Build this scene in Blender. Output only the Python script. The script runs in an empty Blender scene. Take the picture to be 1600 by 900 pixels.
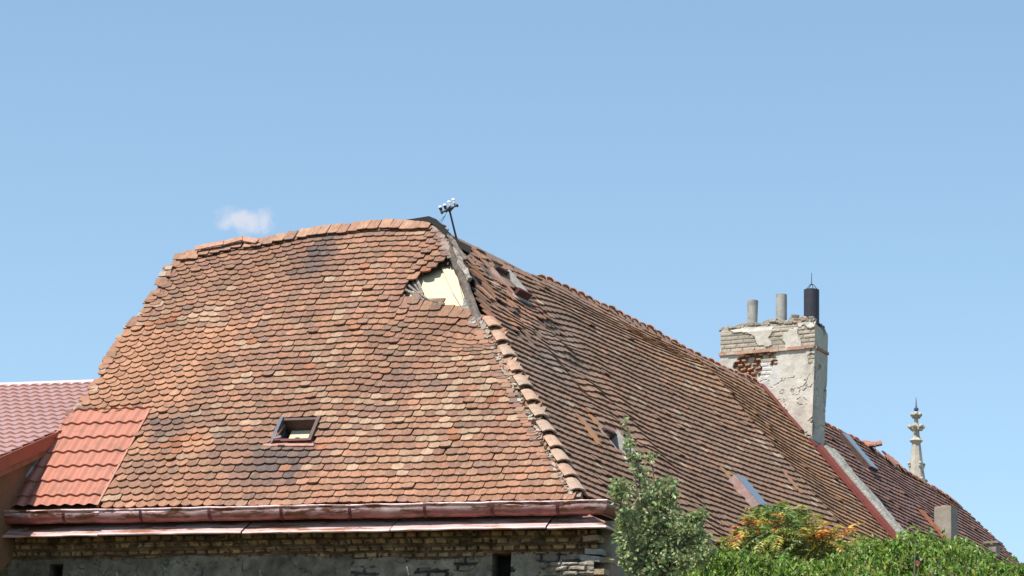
import bpy, math, random
import numpy as np
from math import radians, sin, cos, atan2, sqrt, pi
from mathutils import Vector, Matrix
random.seed(7); RNG = np.random.default_rng(11)
scene = bpy.context.scene
COL = scene.collection

# ------------------------------------------------------------------ camera, sky, sun, exposure
F = 4537.0; PITCH = radians(14); ROLL = radians(1.8); CAM = np.array([0, 0, 1.6])
FW = np.array([0, cos(PITCH), sin(PITCH)]); _u = np.array([0, -sin(PITCH), cos(PITCH)]); _r = np.array([1., 0, 0])
RT = _r * cos(ROLL) + _u * sin(ROLL); UP = _u * cos(ROLL) - _r * sin(ROLL)
cam_d = bpy.data.cameras.new('camera'); cam = bpy.data.objects.new('camera', cam_d); COL.objects.link(cam)
cam_d.sensor_width = 36; cam_d.lens = 36 * F / 1600; cam_d.clip_end = 3000; cam_d.clip_start = .5
m = Matrix(((RT[0], UP[0], -FW[0], CAM[0]), (RT[1], UP[1], -FW[1], CAM[1]), (RT[2], UP[2], -FW[2], CAM[2]), (0, 0, 0, 1)))
cam.matrix_world = m; scene.camera = cam

SUN_AZ, SUN_EL = radians(46), radians(60)          # azimuth: left of straight behind the camera
SUN = np.array([-sin(SUN_AZ) * cos(SUN_EL), -cos(SUN_AZ) * cos(SUN_EL), sin(SUN_EL)])
ld = bpy.data.lights.new('sun', 'SUN'); ld.energy = 4.9; ld.angle = radians(.53); ld.color = (1, .94, .855)
sun = bpy.data.objects.new('sun', ld); COL.objects.link(sun)
sun.rotation_euler = Vector(SUN).to_track_quat('Z', 'Y').to_euler()
scene.view_settings.view_transform = 'Standard'; scene.view_settings.look = 'None'
scene.view_settings.exposure = 0.58; scene.view_settings.gamma = 1
w = bpy.data.worlds.new('World'); scene.world = w; w.use_nodes = True
nt = w.node_tree; nt.nodes.clear()
N = nt.nodes.new; L = nt.links.new
out = N('ShaderNodeOutputWorld'); bg = N('ShaderNodeBackground'); bg.inputs[1].default_value = .125
sky = N('ShaderNodeTexSky'); sky.sky_type = 'NISHITA'; sky.sun_disc = False
sky.sun_elevation = SUN_EL; sky.sun_rotation = atan2(SUN[0], SUN[1]); sky.altitude = 300
sky.air_density = 1.0; sky.dust_density = .4; sky.ozone_density = 1.0
hs = N('ShaderNodeHueSaturation'); hs.inputs['Saturation'].default_value = 1.0; hs.inputs['Value'].default_value = 1.0
tn = N('ShaderNodeVectorMath'); tn.operation = 'MULTIPLY'; tn.inputs[1].default_value = (1.14, 1.30, 1.33); gm = N('ShaderNodeGamma'); gm.inputs[1].default_value = .80; L(sky.outputs[0], gm.inputs[0]); L(gm.outputs[0], tn.inputs[0])
L(tn.outputs[0], hs.inputs['Color'])
# one faint wisp of cloud, fixed to a direction of the sky
def raydir(x, y):
    d = FW + RT * ((x - 800) / F) + UP * ((450 - y) / F); return d / np.linalg.norm(d)
cd = raydir(382, 342)
tc = N('ShaderNodeTexCoord'); nz = N('ShaderNodeTexNoise'); nz.inputs['Scale'].default_value = 110; nz.inputs['Detail'].default_value = 7; nz.inputs['Roughness'].default_value = .62
L(tc.outputs['Generated'], nz.inputs['Vector'])
sub = N('ShaderNodeVectorMath'); sub.operation = 'SUBTRACT'; L(tc.outputs['Generated'], sub.inputs[0]); sub.inputs[1].default_value = tuple(cd)
scl = N('ShaderNodeVectorMath'); scl.operation = 'MULTIPLY'; L(sub.outputs[0], scl.inputs[0]); scl.inputs[1].default_value = (1, 1, 1.9)
ln = N('ShaderNodeVectorMath'); ln.operation = 'LENGTH'; L(scl.outputs[0], ln.inputs[0])
mr = N('ShaderNodeMapRange'); mr.interpolation_type = 'SMOOTHSTEP'
mr.inputs['From Min'].default_value = .0105; mr.inputs['From Max'].default_value = .001
ad = N('ShaderNodeMath'); ad.operation = 'MULTIPLY_ADD'; L(nz.outputs[0], ad.inputs[0]); ad.inputs[1].default_value = .026; L(ln.outputs['Value'], ad.inputs[2])
sb = N('ShaderNodeMath'); sb.operation = 'SUBTRACT'; L(ad.outputs[0], sb.inputs[0]); sb.inputs[1].default_value = .013
L(sb.outputs[0], mr.inputs['Value'])
mu = N('ShaderNodeMath'); mu.operation = 'MULTIPLY'; L(mr.outputs[0], mu.inputs[0]); mu.inputs[1].default_value = .75
mx = N('ShaderNodeMix'); mx.data_type = 'RGBA'; L(mu.outputs[0], mx.inputs[0]); L(hs.outputs[0], mx.inputs[6])
mx.inputs[7].default_value = (4.3, 4.3, 4.7, 1)
L(mx.outputs[2], bg.inputs[0]); L(bg.outputs[0], out.inputs[0])

# ------------------------------------------------------------------ helpers
def unit(v): v = np.asarray(v, float); return v / np.linalg.norm(v)
def proj(p):
    d = np.asarray(p) - CAM; z = d @ FW
    return np.stack([800 + F * (d @ RT) / z, 450 - F * (d @ UP) / z], -1)
def at_y(x, y, Y): d = raydir(x, y); return CAM + d * Y / d[1]
class Plane:
    def __init__(s, O, e, up_):
        s.O = np.asarray(O, float); s.e = unit(e); s.s = unit(up_); s.n = unit(np.cross(s.e, s.s))
    def uv(s, x, y):
        d = raydir(x, y); p = CAM + d * ((s.O - CAM) @ s.n) / (d @ s.n); q = p - s.O
        return np.array([q @ s.e, q @ s.s])
    def P(s, u, v, w=0):
        u = np.asarray(u, float)[..., None]; v = np.asarray(v, float)[..., None]; w = np.asarray(w, float)[..., None]
        return s.O + u * s.e + v * s.s + w * s.n
    def poly(s, pts): return np.array([s.uv(*p) for p in pts])
def inside(poly, u, v):
    u = np.asarray(u); v = np.asarray(v); c = np.zeros(u.shape, bool); n = len(poly)
    for i in range(n):
        x0, y0 = poly[i]; x1, y1 = poly[i - 1]
        cond = ((y0 > v) != (y1 > v)) & (u < (x1 - x0) * (v - y0) / (y1 - y0 + 1e-12) + x0)
        c ^= cond
    return c
_T = RNG.random((64, 64))
def vn(x, y, sc=1.0, seed=0):
    x = np.asarray(x, float) * sc + seed * 17.3; y = np.asarray(y, float) * sc + seed * 9.1
    xi = np.floor(x).astype(int); yi = np.floor(y).astype(int); fx = x - xi; fy = y - yi
    fx = fx * fx * (3 - 2 * fx); fy = fy * fy * (3 - 2 * fy)
    a = _T[xi % 64, yi % 64]; b = _T[(xi + 1) % 64, yi % 64]; c = _T[xi % 64, (yi + 1) % 64]; d = _T[(xi + 1) % 64, (yi + 1) % 64]
    return (a * (1 - fx) + b * fx) * (1 - fy) + (c * (1 - fx) + d * fx) * fy
def fbm(x, y, sc=1.0, seed=0, o=4):
    t = 0; a = .5
    for i in range(o): t = t + a * vn(x, y, sc * 2 ** i, seed + i * 3); a *= .5
    return t / (1 - .5 ** o)
def smooth(x): x = np.clip(x, 0, 1); return x * x * (3 - 2 * x)

MATS = {}; ALB = .74
def material(name, color=(.5, .5, .5), rough=.8, attr=False, noise=(8, .25), bump=(60, .2, .01), metallic=0, spec=.3, translucent=0, second=None, coat=0, uvn=False):
    """colour (or vertex tint) times noise mottling, a second colour in patches, and fine bump"""
    if name in MATS: return MATS[name]
    mt = bpy.data.materials.new(name); mt.use_nodes = True; t = mt.node_tree; n = t.nodes; l = t.links
    b = n['Principled BSDF']; b.inputs['Roughness'].default_value = rough; b.inputs['Metallic'].default_value = metallic
    b.inputs['Specular IOR Level'].default_value = spec
    co = n.new('ShaderNodeTexCoord')
    src = co.outputs['UV'] if uvn else co.outputs['Object']
    if attr:
        a = n.new('ShaderNodeAttribute'); a.attribute_name = 'tint'; base = a.outputs['Color']
    else:
        a = n.new('ShaderNodeRGB'); a.outputs[0].default_value = (*color, 1); base = a.outputs[0]
    if second:   # (color, scale, threshold, softness)
        nn = n.new('ShaderNodeTexNoise'); nn.inputs['Scale'].default_value = second[1]; nn.inputs['Detail'].default_value = 5; nn.inputs['Roughness'].default_value = .65
        mp = n.new('ShaderNodeMapping'); mp.inputs['Scale'].default_value = second[4] if len(second) > 4 else (1, 1, 1)
        l.new(src, mp.inputs[0]); l.new(mp.outputs[0], nn.inputs['Vector'])
        r_ = n.new('ShaderNodeMapRange'); r_.inputs['From Min'].default_value = second[2] - second[3]; r_.inputs['From Max'].default_value = second[2] + second[3]
        l.new(nn.outputs[0], r_.inputs['Value']); mi = n.new('ShaderNodeMix'); mi.data_type = 'RGBA'
        l.new(r_.outputs[0], mi.inputs[0]); l.new(base, mi.inputs[6]); mi.inputs[7].default_value = (*second[0], 1); base = mi.outputs[2]
    if noise:
        nn = n.new('ShaderNodeTexNoise'); nn.inputs['Scale'].default_value = noise[0]; nn.inputs['Detail'].default_value = 6; nn.inputs['Roughness'].default_value = .6
        l.new(src, nn.inputs['Vector'])
        r_ = n.new('ShaderNodeMapRange'); r_.inputs['From Min'].default_value = .3; r_.inputs['From Max'].default_value = .7
        r_.inputs['To Min'].default_value = ALB * (1 - noise[1]); r_.inputs['To Max'].default_value = ALB * (1 + noise[1]); l.new(nn.outputs[0], r_.inputs['Value'])
        mm = n.new('ShaderNodeVectorMath'); mm.operation = 'SCALE'; l.new(base, mm.inputs[0]); l.new(r_.outputs[0], mm.inputs['Scale']); base = mm.outputs[0]
    l.new(base, b.inputs['Base Color'])
    if bump:
        nb = n.new('ShaderNodeTexNoise'); nb.inputs['Scale'].default_value = bump[0]; nb.inputs['Detail'].default_value = 4; l.new(src, nb.inputs['Vector'])
        bp = n.new('ShaderNodeBump'); bp.inputs['Strength'].default_value = bump[1]; bp.inputs['Distance'].default_value = bump[2]
        l.new(nb.outputs[0], bp.inputs['Height']); l.new(bp.outputs[0], b.inputs['Normal'])
    if translucent:
        tr = n.new('ShaderNodeBsdfTranslucent'); l.new(base, tr.inputs['Color']); mxs = n.new('ShaderNodeMixShader'); mxs.inputs[0].default_value = translucent
        l.new(b.outputs[0], mxs.inputs[1]); l.new(tr.outputs[0], mxs.inputs[2]); l.new(mxs.outputs[0], n['Material Output'].inputs[0])
    MATS[name] = mt; return mt

def raw(name, V, faces, mat, parent=None, tint=None, uv=None, smooth_=False):
    """vertices (world), faces -> one linked mesh object; origin at its first corner region; tint per face or vertex"""
    V = np.asarray(V, float); me = bpy.data.meshes.new(name)
    me.from_pydata(V.tolist() if len(V) < 2 else V, [], faces) if False else me.from_pydata([tuple(p) for p in V], [], faces)
    me.materials.append(mat)
    if tint is not None:
        tint = np.asarray(tint, float)
        dom = 'FACE' if len(tint) == len(faces) and len(tint) != len(V) else 'POINT'
        at = me.attributes.new('tint', 'FLOAT_COLOR', dom)
        at.data.foreach_set('color', np.concatenate([tint, np.ones((len(tint), 1))], 1).astype(np.float32).ravel())
    if uv is not None:
        li = np.zeros(len(me.loops), np.int32); me.loops.foreach_get('vertex_index', li)
        ul = me.uv_layers.new(name='UVMap'); ul.data.foreach_set('uv', np.asarray(uv, np.float32)[li].ravel())
    if smooth_: me.polygons.foreach_set('use_smooth', [True] * len(me.polygons))
    me.update(); o = bpy.data.objects.new(name, me); COL.objects.link(o)
    if parent is not None:
        o.parent = parent; bpy.context.view_layer.update() if False else None
        o.matrix_parent_inverse = world_of(parent).inverted()
    return o
def world_of(o):
    mt = o.matrix_basis.copy()
    if o.parent: mt = world_of(o.parent) @ o.matrix_parent_inverse @ mt
    return mt
def thing(name, label, cat, loc, group=None):
    o = bpy.data.objects.new(name, None); COL.objects.link(o); o.location = tuple(loc); o.empty_display_size = .3
    o['label'] = label; o['category'] = cat
    if group: o['group'] = group
    return o
def tag(o, label, cat=None, kind=None, group=None):
    if label: o['label'] = label
    if cat: o['category'] = cat
    if kind: o['kind'] = kind
    if group: o['group'] = group
    return o

class MB:
    def __init__(s): s.V = []; s.Fc = []; s.T = []
    def add(s, V, Fc, t=(1, 1, 1)):
        k = len(s.V); s.V += [tuple(map(float, p)) for p in V]; s.Fc += [tuple(i + k for i in f) for f in Fc]; s.T += [t] * len(Fc)
    def box(s, c, ax, ay, az, t=(1, 1, 1)):
        c, ax, ay, az = [np.asarray(q, float) for q in (c, ax, ay, az)]      # half-extent vectors
        V = [c + i * ax + j * ay + k * az for i in (-1, 1) for j in (-1, 1) for k in (-1, 1)]
        Fc = [(0, 1, 3, 2), (4, 6, 7, 5), (0, 4, 5, 1), (2, 3, 7, 6), (0, 2, 6, 4), (1, 5, 7, 3)]
        if np.dot(np.cross(ax, ay), az) < 0: Fc = [f[::-1] for f in Fc]
        s.add(V, Fc, t)
    def bar(s, a, b, wx, wy, side=(0, 0, 1), t=(1, 1, 1)):
        a = np.asarray(a, float); b = np.asarray(b, float); d = unit(b - a); x = unit(np.cross(d, side)); y = np.cross(x, d)
        s.box((a + b) / 2, (b - a) / 2, x * wx / 2, y * wy / 2, t)
    def tube(s, pts, r, n=10, t=(1, 1, 1), cap=True):
        pts = [np.asarray(p, float) for p in pts]; r = r if hasattr(r, '__len__') else [r] * len(pts); k = len(s.V); Fc = []; V = []
        ref = np.array([.3, .2, 1.]) 
        for i, p in enumerate(pts):
            d = unit(pts[min(i + 1, len(pts) - 1)] - pts[max(i - 1, 0)])
            x = np.cross(d, ref); x = unit(x) if np.linalg.norm(x) > 1e-3 else np.array([1., 0, 0]); y = np.cross(d, x)
            V += [p + r[i] * (cos(2 * pi * j / n) * x + sin(2 * pi * j / n) * y) for j in range(n)]
        for i in range(len(pts) - 1):
            for j in range(n):
                Fc.append((i * n + j, i * n + (j + 1) % n, (i + 1) * n + (j + 1) % n, (i + 1) * n + j))
        if cap: Fc.append(tuple(range(n))[::-1]); Fc.append(tuple((len(pts) - 1) * n + j for j in range(n)))
        s.add(V, Fc, t)
    def lathe(s, c, prof, n=16, t=(1, 1, 1), ax=(0, 0, 1)):
        s.tube_(c, prof, n, t)
    def tube_(s, c, prof, n, t):
        c = np.asarray(c, float); V = []; Fc = []
        for (r, z) in prof: V += [c + (r * cos(2 * pi * j / n), r * sin(2 * pi * j / n), z) for j in range(n)]
        for i in range(len(prof) - 1):
            for j in range(n): Fc.append((i * n + j, i * n + (j + 1) % n, (i + 1) * n + (j + 1) % n, (i + 1) * n + j))
        Fc.append(tuple(range(n))[::-1]); Fc.append(tuple((len(prof) - 1) * n + j for j in range(n)))
        s.add(V, Fc, t)
    def build(s, name, mat, parent=None, smooth_=False, attr=False):
        return raw(name, s.V, s.Fc, mat, parent, tint=s.T if attr else None, smooth_=smooth_)

def grid(name, Pf, us, vs, mat, parent=None, hf=None, keep=None, smooth_=True):
    """sheet P(u,v,h); hf(U,V)->(h, tint or None)"""
    U, V = np.meshgrid(us, vs); h, t = hf(U, V) if hf else (np.zeros_like(U), None)
    X = Pf(U, V, h).reshape(-1, 3); nu, nv = len(us), len(vs)
    idx = np.arange(nu * nv).reshape(nv, nu)
    q = np.stack([idx[:-1, :-1], idx[:-1, 1:], idx[1:, 1:], idx[1:, :-1]], -1).reshape(-1, 4)
    if keep is not None:
        uc = (U[:-1, :-1] + U[1:, 1:]) / 2; vc = (V[:-1, :-1] + V[1:, 1:]) / 2
        q = q[keep(uc, vc).ravel()]
        used = np.unique(q); mp = -np.ones(len(X), int); mp[used] = np.arange(len(used)); X = X[used]; q = mp[q]
        if t is not None: t = t.reshape(-1, 3)[used]
    elif t is not None: t = t.reshape(-1, 3)
    return raw(name, X, [tuple(map(int, r)) for r in q], mat, parent, tint=t, smooth_=smooth_)

# ------------------------------------------------------------------ the main planes
AL = radians(17); TH = radians(50)
E1 = np.array([cos(AL), -sin(AL), 0]); S1 = np.array([sin(AL) * cos(TH), cos(AL) * cos(TH), sin(TH)])
d = raydir(470, 795); O1 = CAM + d * 39 / d[1]
P1 = Plane(O1, E1, S1)
Bc = P1.P(*P1.uv(905, 778)); Tp = P1.P(*P1.uv(680, 350)); TLp = P1.P(*P1.uv(285, 400)); ELp = P1.P(*P1.uv(20, 800))
d = raydir(1190, 607); Rg = CAM + d * (Tp[2] - CAM[2]) / d[2]
K = unit(Rg - Tp)                                  # along the long ridge, away from the camera
n2 = np.cross(K, Bc - Tp); n2 *= np.sign(n2[2]); n2 = unit(n2)
S2 = np.cross(n2, K); S2 *= np.sign(S2[2])
P2 = Plane(Tp, K, S2)                              # e x s = n: check side
if P2.n[2] < 0: P2.n = -P2.n
H1 = unit([S1[0], S1[1], 0]); OUT1 = -H1           # outward of the front wall
H2 = unit([S2[0], S2[1], 0]); OUT2 = -H2
Z = np.array([0, 0, 1.])

# ------------------------------------------------------------------ tile fields
M_tile = material('clay_tile', attr=True, rough=.88, noise=(26, .30), bump=(90, .4, .006), uvn=True, spec=.2, second=((.40, .31, .22), 17, .66, .05))
def tile_field(name, pl, rows, urange, width, keep, colour, Wf, parent, length=.36, sagf=None, jit=1.0, thick=.022, rotf=None, mat=None, cuts=(), vmax=None):
    """rows: list of functions u -> v of that course's lower edge (eave first)"""
    us_, vs_, rr = [], [], []
    for r, fr in enumerate(rows):
        n_ = int((urange[1] - urange[0]) / width) + 2
        u = urange[0] + width * np.arange(n_) + (width / 2 if r % 2 else 0) + RNG.normal(0, .006 * jit, n_) + RNG.normal(0, .02)
        us_.append(u); vs_.append(fr(u) + RNG.normal(0, .0045 * jit, n_)); rr.append(np.full(n_, r))
    u = np.concatenate(us_); v = np.concatenate(vs_); rr = np.concatenate(rr)
    k = keep(u, v + .05); u, v, rr = u[k], v[k], rr[k]; n = len(u)
    px = proj(pl.P(u, v + .06)); tint = colour(u, v, px); sag = sagf(u, v, px) if sagf else np.full(n, .036)
    Ln = np.full(n, length)
    for (c_, a_, b_) in cuts:
        vb_ = c_[1] - b_ / 2; kk = (abs(u - c_[0]) < a_ / 2 + .04) & (v < vb_) & (v + length > vb_); Ln[kk] = vb_ - v[kk]
    if vmax is not None: Ln = np.clip(vmax(u) - v, .05, Ln)
    M = 8; xs = np.linspace(-.5, .5, M)
    lx = np.concatenate([[-.5], xs, [.5]])[None, :] * width * (.982 + RNG.normal(0, .006, n))[:, None]
    ly = np.concatenate([[1.], np.abs(2 * xs) ** 2.1, [1.]])
    LY = np.where(np.arange(M + 2)[None, :] % (M + 1) == 0, Ln[:, None], ly[None, :] * sag[:, None])
    rot = RNG.normal(0, .014 * jit, n) * (1 + 4 * (RNG.random(n) < .03) * (jit < 1.5))
    if rotf is not None: rot = rot + rotf(u, v)
    cr, sr = np.cos(rot)[:, None], np.sin(rot)[:, None]
    X = u[:, None] + lx * cr - LY * sr; Y = v[:, None] + lx * sr + LY * cr
    lift = thick * 2.35 + np.abs(RNG.normal(0, .003 * jit, n)) + .018 * (RNG.random(n) < .015)
    tw = RNG.normal(0, .022 * jit, n)[:, None]
    Wt = lift[:, None] * (1 - LY / length) + lx * tw
    base = Wf(u, v + .1)[:, None]; gx = (Wf(u + .05, v + .1)[:, None] - Wf(u - .05, v + .1)[:, None]) / .1; gy = (Wf(u, v + .2)[:, None] - Wf(u, v)[:, None]) / .2
    Wt = Wt + base + gx * (X - u[:, None]) + gy * (Y - v[:, None] - .1)
    top = pl.P(X, Y, Wt); bot = pl.P(X, Y, Wt - thick)
    V = np.concatenate([top, bot], 1).reshape(-1, 3); m2 = M + 2
    faces = []; tf = []; edge_t = tint * .72  # edge faces tinted darker to deepen the shadow lines under the courses
    for i in range(n):
        b = i * 2 * m2
        faces.append(tuple(range(b, b + m2))); tf.append(tint[i])
        for j in range(m2 - 1):
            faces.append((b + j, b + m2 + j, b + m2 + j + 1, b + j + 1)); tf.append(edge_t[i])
    off = RNG.random((n, 2)) * 40
    UVc = np.stack([X + off[:, :1], Y * .25 + off[:, 1:]], -1); UVc = np.concatenate([UVc, UVc], 1).reshape(-1, 2)
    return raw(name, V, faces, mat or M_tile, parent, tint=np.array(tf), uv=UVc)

# front slope ------------------------------------------------------------------
ridge_px = [(270, 412), (290, 400), (330, 391), (378, 379), (400, 381), (440, 372), (490, 362), (560, 356), (620, 352), (670, 351), (700, 360)]
ridge_uv = P1.poly(ridge_px)
eave_uv = P1.poly([(0, 801), (935, 784)])
def v_ridge(u): return np.interp(u, ridge_uv[:, 0], ridge_uv[:, 1]) - .1
def v_eave(u): return np.interp(u, eave_uv[:, 0], eave_uv[:, 1]) - .03 + 0 * u
HOLE = P1.poly([(629, 478), (634, 462), (642, 442), (655, 430), (690, 416), (704, 408), (716, 420), (730, 448), (757, 512), (743, 512), (728, 496), (700, 488), (670, 478), (650, 474)])
hc = P1.uv(742, 520)
NR = 46
def row_fn(r):
    t = r / NR; t = t + .05 * t * (1 - t)
    def f(u):
        v = v_eave(u) * (1 - t) + v_ridge(u) * t
        dv = v - hc[1]; sg = np.where(dv > 0, .5, .42)
        v = v - .24 * np.exp(-((u - hc[0] - .1) / .62) ** 2) * np.exp(-(dv / sg) ** 2)
        return v + .022 * (vn(u, v * 1.5, 1.1, 3) - .5) + .03 * (vn(u, v * .6, .5, 5) - .5)
    return f
def W1(u, v): return .09 * (fbm(u, v, .55, 2, 3) - .5) + .02 * (vn(u, v, 1.7, 8) - .5)
FRONT = P1.poly([(14, 806), (84, 700), (108, 655), (130, 640), (150, 598), (190, 530), (212, 500), (235, 468), (262, 425), (283, 398), (330, 384), (378, 372), (402, 374), (490, 355), (620, 345), (686, 346),
                 (692, 372), (700, 392), (704, 408), (714, 420), (724, 448), (748, 512), (766, 520), (793, 572), (825, 630), (855, 690), (879, 740), (898, 782), (898, 806)])
PATCH = P1.poly([(100, 653), (234, 649), (155, 792), (150, 812), (0, 812)])
WIN1 = P1.poly([(442, 660), (502, 660), (486, 697), (424, 697)])
WIN1k = P1.poly([(437, 653), (505, 653), (490, 694), (423, 694)])
WC1 = P1.uv(464, 678)
def keep1(u, v):
    wob = .07 * (vn(v, u * .2, 5, 4) - .5)
    return inside(FRONT, u + wob, v) & ~inside(HOLE, u, v + .03) & ~inside(PATCH, u, v - .02) & ~((abs(u - WC1[0]) < .31) & (v - .05 > WC1[1] - .275) & (v - .05 < WC1[1] + .235))
def pick(n, pal, wts):
    i = RNG.choice(len(pal), n, p=np.array(wts) / sum(wts)); return np.array(pal)[i]
SALMON, TAN, MAUVE, GREY, CREAM, ORANGE, DARK = (.42, .215, .14), (.37, .22, .145), (.285, .165, .125), (.235, .165, .13), (.46, .33, .235), (.42, .19, .11), (.11, .09, .085)
def blob(px, cx, cy, rx, ry): return np.exp(-((px[:, 0] - cx) / rx) ** 2 - ((px[:, 1] - cy) / ry) ** 2)
def is_new(px):
    a = px[:, 0] + (px[:, 1] - 560) * .35 < 330 + 60 * (vn(px[:, 0], px[:, 1], .012, 6) - .5)
    return (a & (px[:, 1] > 515) & (px[:, 1] < 668)) | ((px[:, 0] < 330) & (px[:, 1] > 660) & (vn(px[:, 0], px[:, 1], .02, 2) > .45))
def col1(u, v, px):
    n = len(u); c = pick(n, [TAN, MAUVE, SALMON, GREY], [.28, .40, .24, .08])
    nz_ = vn(u, v, 1.6, 1); grp = nz_[:, None]
    c = c * .6 + .4 * (np.array(TAN) * grp + np.array(MAUVE) * (1 - grp))
    cz = fbm(u, v, .9, 12, 3); cr = RNG.random(n) < np.clip((cz - .47) * 1.6, .0, .35) * (px[:, 1] > 470) + .03
    mxr = RNG.random((cr.sum(), 1)) * .6 + .4; c[cr] = c[cr] * (1 - mxr) + np.array(CREAM) * mxr * (.85 + .3 * RNG.random((cr.sum(), 1)))
    oz = vn(u, v, 1.3, 22); og = RNG.random(n) < np.clip((oz - .75) * 1.2, .006, .25); c[og] = np.array(ORANGE) * (.75 + .3 * RNG.random((og.sum(), 1)))
    nw = is_new(px) & (RNG.random(n) < .93); c[nw] = np.array(SALMON) * np.array([1.04, 1.1, 1.08]) * (.93 + .14 * RNG.random((nw.sum(), 1)))
    up = px[:, 1] > 745; s_ = up & (RNG.random(n) < .55); c[s_] = np.array((.40, .215, .145)) * (.85 + .25 * RNG.random((s_.sum(), 1)))
    c = c * (.78 + .42 * fbm(u, v * .28, 3.2, 101, 3) ** 1.0)[:, None] * (.86 + .28 * fbm(u, v, .8, 111, 3))[:, None]
    # soot and lichen stains, run-off streaks below the roof light
    dk = .75 * blob(px, 418, 735, 26, 28) + .85 * blob(px, 450, 715, 50, 12) + .7 * blob(px, 458, 738, 12, 26) + .8 * blob(px, 258, 668, 28, 20) + .55 * blob(px, 512, 398, 16, 26) + .45 * blob(px, 230, 745, 45, 30) + .6 * blob(px, 395, 640, 16, 40) * 0 + .5 * blob(px, 300, 660, 30, 14) + .55 * blob(px, 470, 425, 22, 22) + .45 * blob(px, 505, 385, 12, 40) + .4 * blob(px, 560, 372, 40, 8) + .45 * blob(px, 350, 700, 24, 30) + .35 * blob(px, 640, 600, 60, 14) + .5 * blob(px, 385, 748, 20, 14) + .4 * blob(px, 488, 400, 8, 60)
    dk = np.clip(dk * (.5 + RNG.random(n)), 0, .8)[:, None]
    c = c * (1 - dk) + np.array((.10, .09, .095)) * dk
    return c * np.array([.97, .925, .875]) * (.9 + .2 * RNG.random((n, 1)))
def sag1(u, v, px): return np.where(is_new(px), .056, .023 + .012 * (px[:, 0] < 420)) + RNG.normal(0, .003, len(u))
def rot1(u, v):
    g = np.exp(-((u - hc[0] - .1) / .6) ** 2 - ((v - hc[1] - .05) / .5) ** 2); return -.30 * g + RNG.normal(0, .07, len(u)) * g
house = thing('tiled_house', 'long old house with a sagging patched clay tile roof, holed beside the tilted mast', 'house', (*Bc[:2], 0))
o = tile_field('roof_slope', P1, [row_fn(r) for r in range(NR)], (-8, 8), .166, keep1, col1, W1, house, sagf=sag1, rotf=rot1, thick=.026, cuts=[(WC1, .56, .55)], vmax=lambda u: v_ridge(u) + .08)
tag(o, 'sunlit end slope of patchy pink and brown beaver-tail tiles')
FS = o
# top course lying square along the ridge
def keep_top(u, v): return (u > ridge_uv[1, 0] - .02) & (u < P1.uv(676, 355)[0])
_cols_top = lambda u, v, px: pick(len(u), [(.42, .25, .165), (.38, .21, .14), (.31, .19, .14)], [.5, .35, .15]) * (.9 + .2 * RNG.random((len(u), 1)))
tops = tile_field('ridge_course', P1, [lambda u: v_ridge(u) - .13 + .03 * (vn(u, u * 0, 2.2, 9) - .5)], (-5, 3), .168, keep_top, _cols_top, lambda u, v: W1(u, v) + .05, house, length=.30, jit=2.0, thick=.018, sagf=lambda u, v, px: np.full(len(u), .012))
# second leaf of the ridge course, slipped, at its left end
mb = MB()
for (a, b, w_) in (((308, 396), (352, 389), .13), ((348, 389), (382, 382), .12), ((380, 381), (405, 387), .06)):
    A_ = P1.P(*P1.uv(*a), .10); B_ = P1.P(*P1.uv(*b), .12); mb.bar(A_, B_, .11, .02, side=P1.n)
mb.build('slipped_tile', material('ridge_clay', (.50, .28, .20), rough=.9, noise=(14, .25)), house)

# loose verge tiles sticking out along the left hip
verge = [(108, 650), (118, 640), (132, 628), (148, 600), (157, 580), (170, 560), (184, 536), (196, 518), (206, 503), (222, 486), (240, 466), (248, 448), (256, 430), (268, 412), (282, 398)]
pal = [SALMON, TAN, (.46, .37, .29), TAN, MAUVE, SALMON]
for i in range(60):
    t = random.random() * (len(verge) - 1); k_ = int(t); f_ = t - k_
    x = verge[k_][0] * (1 - f_) + verge[k_ + 1][0] * f_ - random.uniform(-7, 3); y = verge[k_][1] * (1 - f_) + verge[k_ + 1][1] * f_
    c = P1.P(*P1.uv(x, y), random.uniform(-.02, .05)); a_ = random.uniform(-.25, .25); b_ = random.uniform(-.45, .1)
    e_ = unit(E1 * cos(a_) + S1 * sin(a_)); s_ = unit(np.cross(unit(P1.n + b_ * P1.s), e_))
    ww = random.uniform(.03, .085); mb = MB(); mb.box(c, e_ * ww, s_ * random.uniform(.03, .07), unit(np.cross(e_, s_)) * .008, random.choice(pal)); mb.build('verge_tile', M_tile, house, attr=True)

# dark boarding right under the tiles (front), with the hole and roof light left open
M_deck = material('old_boarding', (.10, .075, .055), noise=(6, .3))
def keep_deck(u, v): return inside(FRONT, u, v) & (v > v_eave(u) + .03) & ~inside(HOLE, u, v) & ~((abs(u - WC1[0]) < .25) & (abs(v - WC1[1]) < .25))
us = np.arange(-8, 6, .06); vs = np.arange(-.8, 7.4, .06)
grid('roof_boarding', P1.P, us, vs, M_deck, house, hf=lambda U, V: (W1(U, V) - .035, None), keep=keep_deck)

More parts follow.
